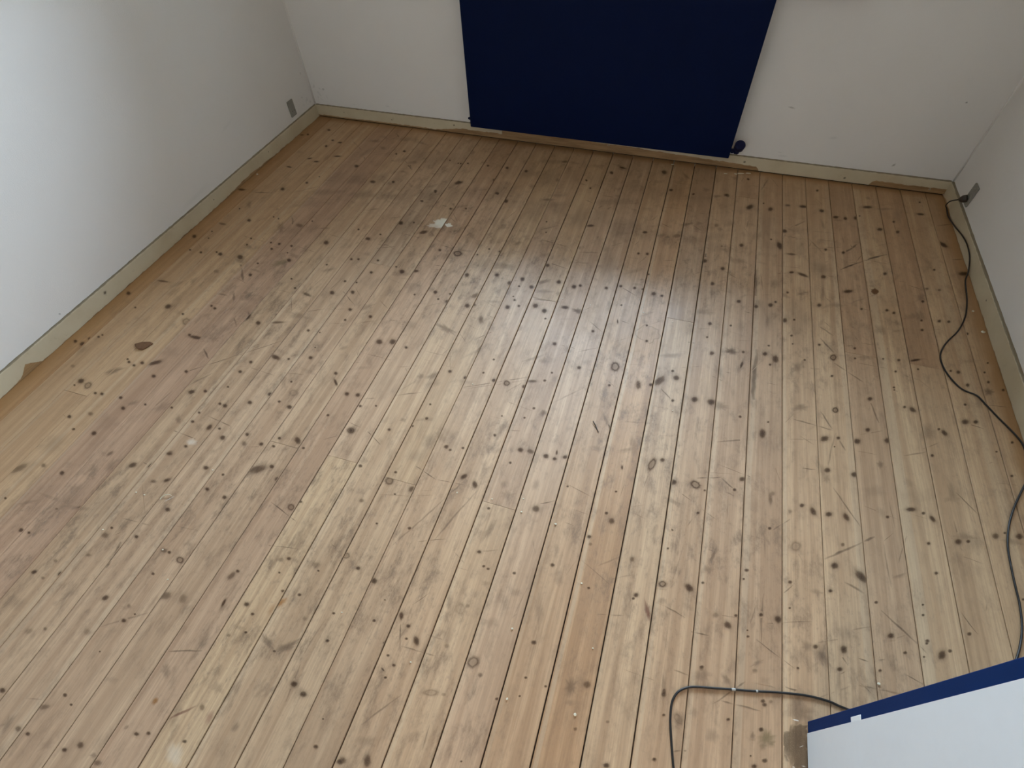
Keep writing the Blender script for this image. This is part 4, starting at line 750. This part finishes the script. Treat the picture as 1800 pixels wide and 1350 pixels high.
lamp = thing('fill_lamp', 'added round white fill lamp on the unseen hallway ceiling outside the open door', 'lamp', (0.2, YN-0.85, H))  # added lamp, out of view: warm fill light for the back wall
bm = bmesh.new(); tube(bm, [(0.2, YN-0.85, H-0.0005), (0.2, YN-0.85, H-0.03)], [0.09, 0.085], 24)
from_bm('fill_lamp_base', bm, M_TRIM, lamp, origin=(0.2, YN-0.85, H))
bm = bmesh.new(); bmesh.ops.create_uvsphere(bm, u_segments=24, v_segments=12, radius=0.17)
for v in bm.verts: v.co = Vector((0.2+v.co.x, YN-0.85+v.co.y, H-0.10+v.co.z*0.45))
gm, gnt, gb = mat('fill_lamp_glow', 0.4, (0.9, 0.88, 0.84)); gb.inputs['Emission Color'].default_value = (1.0, 0.88, 0.74, 1); gb.inputs['Emission Strength'].default_value = FILL_LAMP
from_bm('fill_lamp_shade', bm, gm, lamp, smooth=True, origin=(0.2, YN-0.85, H-0.1))

# caulked room corners
bm = bmesh.new(); tube(bm, [(XL+0.001, YB-0.001, 0.07), (XL+0.0005, YB-0.001, 0.6), (XL+0.001, YB-0.001, 1.4), (XL, YB, H)], 0.0065, 10)
structure(from_bm('trim_1', bm, M_WALL, smooth=True))
bm = bmesh.new(); tube(bm, [(XR-0.001, YB-0.001, 0.07), (XR-0.0005, YB-0.001, 0.6), (XR-0.001, YB-0.001, 1.4), (XR, YB, H)], 0.006, 10)
structure(from_bm('trim_2', bm, M_WALL, smooth=True))

# ------------------------------------------------------------------ skirting boards
HS = 0.081
def skirting(sf, axis, a0, a1, wall, inward, z0, rawfn, nails, n=90, jag=0.0009):
    """board along x ('x') or y ('y'); inward = direction sign from the wall into the room"""
    rk = random.Random(int(a0*100)+3)
    def P(t, d, z): return (t, wall+inward*d, z) if axis == 'x' else (wall+inward*d, t, z)
    rows = []
    for i in range(n+1):
        t = a0+(a1-a0)*i/n; top = HS + rk.uniform(-jag, jag); w = rawfn(t) + rk.uniform(-0.002, 0.002)
        sec = ((-0.004, z0), (SK-0.001, z0), (SK, z0+0.002), (SK, z0+(top-z0)*0.5), (SK, top-0.004), (SK-0.0035, top-0.0005), (-0.004, top))
        rows.append([sf.add(P(t, d, z), raw=w) for d, z in sec])
    for i in range(n):
        for k in range(6): sf.quad(rows[i][k], rows[i+1][k], rows[i+1][k+1], rows[i][k+1])
    sf.quad(*rows[0]); sf.quad(*rows[-1][::-1])
    for (t, z, s_) in nails:
        ellipse(sf, lambda x, y, lay: P(x, SK+0.0002+lay*0.00004, y), 'k', t, z, 0.0045*s_, 0.0038*s_, 0.4, 0.85, rk)
def raw_back1(t):
    return 0.017 if t < -1.55 else 0.017 + 0.022*(t+1.55)/0.2 if t < -1.35 else 0.038
RAW2 = ((-1.2, .095), (-0.85, .09), (-0.62, .062), (-0.2, .052), (0.25, .038), (0.435, .034), (0.45, -.02), (1.0, -.02), (1.03, .036), (1.5, .036))
def raw_back2(t):
    for (a, va), (b, vb) in zip(RAW2, RAW2[1:]):
        if a <= t <= b: return va + (vb-va)*(t-a)/(b-a)
    return 0.0
base = bpy.data.objects.new('baseboard_back', None); COL.objects.link(base); base.location = (0, YB, 0); structure(base)
sf = Surf(); skirting(sf, 'x', XL+SK, -1.091, YB, -1, 0.008, raw_back1, [(-1.85, 0.040, 0.8), (-1.411, 0.055, 1.1), (-2.2, 0.05, 0.6)])
sf.build('skirting_board', M_SKIRT, base, origin=(-1.75, YB, 0.04))
sf = Surf(); skirting(sf, 'x', -1.090, XR-SK, YB, -1, 0.008, raw_back2, [(0.357, 0.050, 1.2), (0.887, 0.030, 1.1), (1.306, 0.027, 0.7), (-0.42, 0.05, 0.8)], n=160)
sf.build('skirting_board', M_SKIRT, base, origin=(0.15, YB, 0.04))
bm = bmesh.new(); box(bm, XL+SK, XR-SK, YB-0.003, YB+0.002, -0.0005, 0.0078)  # dark strip that paints the shadow in the gap under the skirting
from_bm('gap_shadow', bm, M_SUB, base, origin=(0, YB, 0))
def raw_left(t):
    return 0.038*math.exp(-((t-0.745)/0.035)**2) + 0.014*math.exp(-((t-2.3)/0.2)**2) + 0.004
sf = Surf(); skirting(sf, 'y', YN, YB-SK, XL, 1, 0.0005, raw_left, [(1.191, 0.050, 1.6), (2.52, 0.047, 0.7), (1.987, 0.045, 0.6)], n=200)
structure(sf.build('baseboard_left', M_SKIRT))
sf = Surf(); skirting(sf, 'y', YN, YB-SK, XR, -1, 0.0005, lambda t: 0.004+0.01*math.exp(-((t-3.0)/0.08)**2), [(2.2, 0.045, 0.8)], n=120)
structure(sf.build('baseboard_right', M_SKIRT))
sf = Surf(); skirting(sf, 'x', XL+SK, DX0-0.09, YN, 1, 0.0005, lambda t: 0.0, [], n=20)
structure(sf.build('baseboard_front', M_SKIRT))

# ------------------------------------------------------------------ window in the back wall above the radiator
wy = YB+0.24
win = bpy.data.objects.new('window_1', None); COL.objects.link(win); win.location = ((WX0+WX1)/2, wy, WZ0); structure(win)
bm = bmesh.new(); fw = 0.07
box(bm, WX0, WX1, wy, wy+0.09, WZ0, WZ0+fw, 0.006); box(bm, WX0, WX1, wy, wy+0.09, WZ1-fw, WZ1, 0.006)
box(bm, WX0, WX0+fw, wy, wy+0.09, WZ0+fw, WZ1-fw, 0.006); box(bm, WX1-fw, WX1, wy, wy+0.09, WZ0+fw, WZ1-fw, 0.006)
mx = (WX0+WX1)/2
box(bm, mx-0.05, mx+0.05, wy, wy+0.09, WZ0+fw, WZ1-fw, 0.006)
from_bm('window_frame', bm, M_TRIM, win, origin=(mx, wy, WZ0))
for xa, xb in ((WX0+fw, mx-0.05), (mx+0.05, WX1-fw)):
    bm = bmesh.new(); box(bm, xa, xb, wy+0.04, wy+0.046, WZ0+fw, WZ1-fw)
    from_bm('pane', bm, M_GLASS, win, origin=((xa+xb)/2, wy+0.04, WZ0))
bm = bmesh.new(); box(bm, WX0-0.04, WX1+0.04, YB-0.07, wy+0.02, WZ0-0.025, WZ0, 0.006)
from_bm('window_sill', bm, M_TRIM, win, origin=(mx, YB, WZ0))

# ------------------------------------------------------------------ open door on the right
DFX = 0.6351                                                # face of the leaf towards the camera
EDGE = 0.377                                                # its free edge
door = bpy.data.objects.new('door_1', None); COL.objects.link(door); door.location = (DFX+0.02, YN+0.01, 0); structure(door)
bm = bmesh.new(); box(bm, DFX, DFX+0.038, YN+0.012, EDGE, 0.007, 2.02, 0.0015, 1)
from_bm('door_leaf', bm, M_DBLUE, door, origin=(DFX+0.02, YN+0.012, 0.007))
# white board fixed to the blue leaf, set back from the free edge and standing off a little at the bottom
bm = bmesh.new(); ne = EDGE-0.029
prof = [(0.013, 0.0020), (0.10, 0.0019), (0.20, 0.0017), (0.262, 0.0014), (0.285, 0.0006), (0.40, 0.0004), (2.015, 0.0004)]
ra = []
for z, d in prof:
    ra.append([bm.verts.new(p) for p in ((DFX-d, YN+0.03, z), (DFX-d-0.0016, YN+0.03, z), (DFX-d-0.0016, ne, z), (DFX-d, ne, z))])
for a_, b_ in zip(ra, ra[1:]):
    for k in range(4): bm.faces.new((a_[k], a_[(k+1) % 4], b_[(k+1) % 4], b_[k]))
bm.faces.new(ra[0][::-1]); bm.faces.new(ra[-1]); bmesh.ops.recalc_face_normals(bm, faces=bm.faces)
o = from_bm('door_panel', bm, M_DWHITE, door, origin=(DFX, 0, 0.013)); o['label'] = 'white board covering the blue leaf'
bm = bmesh.new()
box(bm, DFX-0.0022, DFX-0.0004, ne-0.002, ne+0.0105, 0.247, 0.291, 0.0006, 1)
o = from_bm('tape_scrap', bm, M_TAPE, door, origin=(DFX, ne, 0.27)); o['label'] = 'small scrap of white tape'
bm = bmesh.new(); tube(bm, [(DFX-0.002, 0.30, 1.0), (DFX-0.05, 0.30, 1.0), (DFX-0.058, 0.29, 1.0), (DFX-0.058, 0.18, 1.0)], 0.009, 10)
box(bm, DFX-0.010, DFX-0.004, 0.28, 0.32, 0.92, 1.08, 0.002)
from_bm('door_handle', bm, M_STEEL, door, origin=(DFX, 0.30, 1.0))
for z in (0.25, 1.75):
    bm = bmesh.new(); tube(bm, [(DFX+0.042, YN+0.012, z), (DFX+0.042, YN+0.012, z+0.09)], 0.006, 10)
    from_bm('hinge', bm, M_STEEL, door, origin=(DFX+0.04, YN+0.006, z))
bm = bmesh.new()
box(bm, DX0-0.03, DX0, YN-0.125, YN+0.005, -0.002, DZ, 0.003); box(bm, DX1+0.012, DX1+0.03, YN-0.125, YN+0.005, -0.002, DZ, 0.003)
box(bm, DX0-0.03, DX1+0.03, YN-0.125, YN+0.005, DZ, DZ+0.03, 0.003)
box(bm, DX0-0.085, DX0-0.02, YN+0.002, YN+0.014, 0.0, DZ+0.07, 0.003); box(bm, DX1+0.025, DX1+0.085, YN+0.002, YN+0.014, 0.0, DZ+0.07, 0.003)
box(bm, DX0-0.085, DX1+0.085, YN+0.002, YN+0.014, DZ+0.02, DZ+0.085, 0.003)
from_bm('door_frame', bm, M_DBLUE, door, origin=(DFX, YN, 0))

# ------------------------------------------------------------------ radiator
RX0, RX1, RY, RZ0, RZ1 = -1.265, 0.260, 3.018, 0.098, 0.852
rad = thing('radiator', 'wide flat-fronted deep blue panel radiator on the white back wall, above the skirting board', 'radiator', ((RX0+RX1)/2, RY+0.04, RZ0))
bm = bmesh.new(); box(bm, RX0, RX1, RY, RY+0.012, RZ0, RZ1, 0.004, 3)
from_bm('front_panel', bm, M_BLUE, rad, origin=((RX0+RX1)/2, RY, RZ0))
bm = bmesh.new(); box(bm, RX0+0.012, RX1-0.012, RY+0.052, RY+0.062, RZ0+0.012, RZ1-0.02, 0.003, 2)
for z in (RZ0+0.035, RZ1-0.045):                            # water channels
    tube(bm, [(RX0+0.006, RY+0.034, z), (RX1-0.006, RY+0.034, z)], 0.015, 12)
from_bm('back_panel', bm, M_BLUE, rad, origin=((RX0+RX1)/2, RY+0.05, RZ0))
bm = bmesh.new(); n = 60
for k in range(n):
    x = RX0+0.03+(RX1-RX0-0.06)*k/(n-1)
    v = [bm.verts.new(p) for p in ((x-0.006, RY+0.0125, RZ0+0.07), (x+0.006, RY+0.0515, RZ0+0.07), (x+0.006, RY+0.0515, RZ1-0.08), (x-0.006, RY+0.0125, RZ1-0.08))]
    bm.faces.new(v)
o = from_bm('fins', bm, M_BLUE, rad, origin=((RX0+RX1)/2, RY+0.03, RZ0)); o['kind'] = 'stuff'
for x in (RX0+0.18, RX1-0.18):
    bm = bmesh.new(); box(bm, x-0.015, x+0.015, RY+0.062, YB-0.001, RZ0+0.03, RZ1-0.05, 0.002, 1)
    from_bm('bracket', bm, M_BLUED, rad, origin=(x, YB-0.02, RZ0))
bm = bmesh.new(); tube(bm, [(RX0+0.008, RY+0.034, RZ0+0.035), (RX0-0.018, RY+0.034, RZ0+0.035)], 0.009, 6)
tube(bm, [(RX0-0.016, RY+0.034, RZ0+0.035), (RX0-0.024, RY+0.034, RZ0+0.035)], 0.006, 8)
from_bm('end_plug', bm, M_BLUED, rad, origin=(RX0-0.01, RY+0.034, RZ0+0.03))
# valve: body with union nut, supply pipe going into the wall, round hand wheel facing the room
vx, vy, vz = 0.292, RY+0.036, RZ0+0.028
vb = bmesh.new()
tube(vb, [(RX1-0.008, vy, vz), (vx-0.012, vy, vz)], 0.0095, 10)
tube(vb, [(RX1+0.004, vy, vz), (RX1+0.016, vy, vz)], 0.0135, 6)
tube(vb, [(vx-0.014, vy, vz), (vx-0.008, vy, vz), (vx+0.008, vy-0.001, vz), (vx+0.014, vy-0.001, vz)], [0.010, 0.0155, 0.0155, 0.011], 14)
tube(vb, [(vx, vy, vz-0.004), (vx, vy+0.020, vz), (vx, YB-0.0005, vz)], 0.0085, 10)
valve = from_bm('valve_body', vb, M_BLUED, rad, smooth=False, origin=(vx, vy, vz)); valve['label'] = 'dark blue valve at the lower right corner'
vb = bmesh.new(); ax = Vector((0.10, -0.45, 0.89)).normalized(); c0 = Vector((vx+0.003, vy-0.004, vz+0.008))
tube(vb, [c0, c0+ax*0.012, c0+ax*0.016, c0+ax*0.020, c0+ax*0.046, c0+ax*0.052, c0+ax*0.054], [0.010, 0.010, 0.0185, 0.0265, 0.0285, 0.0255, 0.018], 24)
hw = from_bm('valve_knob', vb, M_BLUED, rad, smooth=False, origin=c0)

# ------------------------------------------------------------------ sockets
def socket(name, label, sx, x, yc, zc, w, h, tilt=0.0):
    t = thing(name, label, 'socket', (x, yc, zc-h/2))
    bm = bmesh.new(); box(bm, x, x+sx*0.009, yc-w/2, yc+w/2, zc-h/2, zc+h/2, 0.0035, 3)
    from_bm('cover_plate', bm, M_GREY, t, origin=(x, yc, zc-h/2))
    bm = bmesh.new()
    tube(bm, [(x+sx*0.0088, yc, zc-h*0.16), (x+sx*0.0105, yc, zc-h*0.16)], [0.020, 0.0185], 20)
    from_bm('socket_face', bm, M_GREY, t, origin=(x, yc, zc-h*0.16))
    bm = bmesh.new()
    for dy in (-0.0095, 0.0095): tube(bm, [(x+sx*0.0104, yc+dy, zc-h*0.16), (x+sx*0.0109, yc+dy, zc-h*0.16)], 0.0026, 10)
    from_bm('pin_holes', bm, M_DARK, t, origin=(x, yc, zc-h*0.16))
    bm = bmesh.new(); box(bm, x+sx*0.008, x+sx*0.0115, yc-0.007, yc+0.007, zc+h*0.22, zc+h*0.38, 0.0015, 2)
    from_bm('switch', bm, M_GREY, t, origin=(x, yc, zc+h*0.25))
    return t
socket('wall_socket', 'small grey wall socket low on the left wall, just above the skirting near the corner', 1, XL, 2.864, 0.155, 0.056, 0.094)
socket('wall_socket', 'small grey wall socket on the right wall with a black plug in it', -1, XR, 2.862, 0.146, 0.056, 0.100)

# ------------------------------------------------------------------ cable on the floor (one length: plug, right wall, round the door, loop, out of the room)
cable = thing('extension_cable', 'long thin black cable from the right wall socket, looping past the open door', 'cable', (1.30, 2.0, 0))
r_ = 0.0030; zf = 0.0036
plug0 = Vector((XR-0.011, 2.862, 0.128))
P1 = [(1.352, 2.868, 0.112), (1.338, 2.895, 0.085), (1.345, 2.925, 0.045), (1.366, 2.945, 0.018), (1.371, 2.90, 0.006), (1.372, 2.852, 0.010), (1.373, 2.76, 0.026), (1.374, 2.67, 0.044), (1.374, 2.585, 0.053), (1.374, 2.50, 0.044),
      (1.371, 2.43, 0.018), (1.356, 2.373, zf+0.002), (1.346, 2.287, zf), (1.336, 2.221, zf), (1.312, 2.124, zf), (1.269, 2.025, zf), (1.208, 1.933, zf), (1.175, 1.854, zf),
      (1.177, 1.782, zf), (1.199, 1.722, zf), (1.226, 1.686, zf), (1.269, 1.67, zf), (1.290, 1.635, zf), (1.318, 1.584, zf), (1.348, 1.535, zf), (1.371, 1.49, zf), (1.3765, 1.45, zf),
      (1.374, 1.396, zf), (1.357, 1.331, zf), (1.335, 1.29, zf), (1.288, 1.201, zf), (1.255, 1.122, zf), (1.236, 1.048, zf), (1.230, 0.983, zf), (1.227, 0.913, zf), (1.225, 0.855, zf),
      (1.211, 0.775, zf), (1.17, 0.68, zf), (1.09, 0.58, zf), (0.98, 0.505, zf), (0.85, 0.455, zf), (0.77, 0.438, zf), (0.723, 0.438, zf), (0.692, 0.442, zf), (0.648, 0.44, zf), (0.61, 0.434, zf),
      (0.556, 0.422, zf), (0.498, 0.407, zf), (0.45, 0.396, zf), (0.401, 0.384, zf), (0.355, 0.373, zf), (0.33, 0.363, zf), (0.311, 0.348, zf), (0.300, 0.329, zf), (0.296, 0.306, zf),
      (0.298, 0.271, zf), (0.305, 0.233, zf), (0.316, 0.181, zf), (0.325, 0.141, zf), (0.33, 0.02, zf), (0.30, -0.18, zf), (0.24, -0.36, zf), (0.20, -0.60, zf), (0.18, -1.2, zf)]
bm = bmesh.new(); tube(bm, spline(P1, 4), r_, 8)
from_bm('cord', bm, M_BLACK, cable, smooth=True, origin=(1.30, 2.0, 0))
bm = bmesh.new(); pd = (Vector((1.352, 2.868, 0.112))-plug0).normalized()
tube(bm, [plug0, plug0+pd*0.003, plug0+pd*0.018, plug0+pd*0.026, plug0+pd*0.033], [0.016, 0.0178, 0.0172, 0.012, 0.006], 16)
o = from_bm('plug', bm, M_BROWNCORD, cable, origin=plug0)
for (x, y, dx) in ((0.4505, 0.396, 0.005), (0.510, 0.410, 0.0025)):
    d = Vector((0.97, 0.23, 0)); c = Vector((x, y, zf)); bm = bmesh.new()
    tube(bm, [c-d*dx, c+d*dx], 0.0034, 10)
    o = from_bm('tape_band', bm, M_NICK, cable, origin=c); o['label'] = 'pale grey tape band'

# ------------------------------------------------------------------ small things lying on the floor
def chip(name, label, cat, pts, h, material, loc, seed, group=None):
    rc = random.Random(seed); bm = bmesh.new()
    rings = []
    for z, k in ((0.0, 1.0), (h*0.55, 1.02), (h, 0.86)):
        rings.append([bm.verts.new((x*k, y*k, z*rc.uniform(0.8, 1.1) if z else 0.0)) for x, y in pts])
    n = len(pts)
    for a_, b_ in zip(rings, rings[1:]):
        for k in range(n): bm.faces.new((a_[k], a_[(k+1) % n], b_[(k+1) % n], b_[k]))
    bm.faces.new(rings[0][::-1]); bm.faces.new(rings[-1]); bmesh.ops.recalc_face_normals(bm, faces=bm.faces)
    bmesh.ops.bevel(bm, geom=list(bm.edges), offset=min(0.0006, h*0.2), segments=1, affect='EDGES')
    o = from_bm(name, bm, material); o.location = loc; return tag(o, label, cat, group)
chip('wood_chip', 'brown wedge-shaped wood chip lying on the pale boards near the left wall', 'wood chip',
     [(-0.042, -0.003), (-0.030, -0.014), (-0.004, -0.026), (0.016, -0.022), (0.026, -0.004), (0.034, 0.022), (0.016, 0.026), (-0.018, 0.015)], 0.007, M_CHIP, (-2.047, 0.994, 0.0004), 3)
tw = bmesh.new(); tube(tw, spline([(-0.013, 0.022, 0.0018), (-0.006, 0.012, 0.003), (0.002, 0.002, 0.0018), (0.012, -0.016, 0.002), (0.016, -0.022, 0.0016)], 3), [0.0014]*13, 6)
o = from_bm('wire_scrap', tw, M_BLACK); o.location = (-0.081, 1.128, 0.0004); tag(o, 'short thin black wire scrap lying slanted in the middle of the floor', 'scrap')
sh = bmesh.new(); pts = [Vector((0.020*math.cos(a)-0.004, 0.014*math.sin(a), 0.002+0.004*math.sin(a)**2)) for a in [0.4+k*0.32 for k in range(9)]]
vv = [[sh.verts.new(p+Vector((0, 0, dz))+p.normalized()*dr) for dz, dr in ((0, 0), (0.003, 0.0006), (0.0028, 0.0014), (-0.0002, 0.0008))] for p in pts]
for a_, b_ in zip(vv, vv[1:]):
    for k in range(4): sh.faces.new((a_[k], a_[(k+1) % 4], b_[(k+1) % 4], b_[k]))
sh.faces.new(vv[0][::-1]); sh.faces.new(vv[-1]); bmesh.ops.recalc_face_normals(sh, faces=sh.faces)
o = from_bm('wood_shaving', sh, M_CRUMB); o.location = (-1.437, 0.418, -0.0006); o.rotation_euler[2] = 0.5; tag(o, 'thin pale curl of wood shaving lying on the boards, lower left', 'shaving')
CR = [(-1.357,0.56),(-1.562,0.407),(-1.527,0.407),(-1.571,0.261),(-1.327,0.263),(-1.244,0.188),(-0.479,0.728),(-0.355,0.74),(-0.254,0.772),(-0.246,0.724),(-0.126,0.715),(-0.003,0.553),(-0.167,0.367),(-0.127,0.194),(0.057,0.213),(0.068,0.385),(-0.414,0.199),(-0.668,0.261),(-0.368,1.773),(-0.003,1.781),(0.127,1.756),(-0.238,1.766),(-0.591,1.191),(1.35,2.169),(1.364,2.044),(0.821,0.525),(0.183,1.281),(-2.385,2.34)]
big = {3: 0.8, 8: 0.8, 9: 1.15, 10: 1.3, 11: 1.1, 13: 1.2, 14: 1.3, 12: 1.2, 23: 1.8, 24: 2.2, 25: 1.3, 27: 1.8}
for q, (x, y) in enumerate(CR):
    rc = random.Random(q+50); s_ = 0.0032*big.get(q, 0.9); n = 7
    pts = [(s_*rc.uniform(0.65, 1.25)*math.cos(k*2*math.pi/n), s_*rc.uniform(0.5, 1.1)*math.sin(k*2*math.pi/n)) for k in range(n)]
    own = {23: 'pale crumb of filler beside the right skirting, the one nearer the plug', 24: 'largest pale crumb, beside the right skirting next to the cable',
           25: 'pale crumb of filler just behind the blue edge of the open door', 27: 'pale crumb of filler at the foot of the left skirting board',
           14: 'bright crumb of filler near the bottom middle, largest of those left of the cable loop'}
    chip('crumb', own.get(q, 'tiny pale crumb of filler lying out on the sanded floorboards, away from the walls'), 'crumb', pts, s_*0.9, M_CRUMB, (x, y, 0.0004), q, 'pale crumbs scattered over the floor')
for q, (x, y, L, an) in enumerate([(0.270, 3.035, 0.022, 0.1), (0.325, 3.045, 0.018, -0.3), (0.352, 3.058, 0.040, 0.25), (0.392, 3.071, 0.030, 0.15), (-0.03, 3.06, 0.020, 0.0)]):
    ca, sa = math.cos(an), math.sin(an)
    pts = [(px*L/2*ca-py*0.003*sa, px*L/2*sa+py*0.003*ca) for px, py in ((-1, -0.4), (-0.2, -1), (0.8, -0.8), (1, 0.3), (0.3, 1), (-0.7, 0.8))]
    chip('splinter', 'thin pale wood splinter lying along the foot of the back skirting', 'splinter', pts, 0.003, M_CRUMB, (x, y, 0.0004), q+90, 'wood splinters by the back skirting')
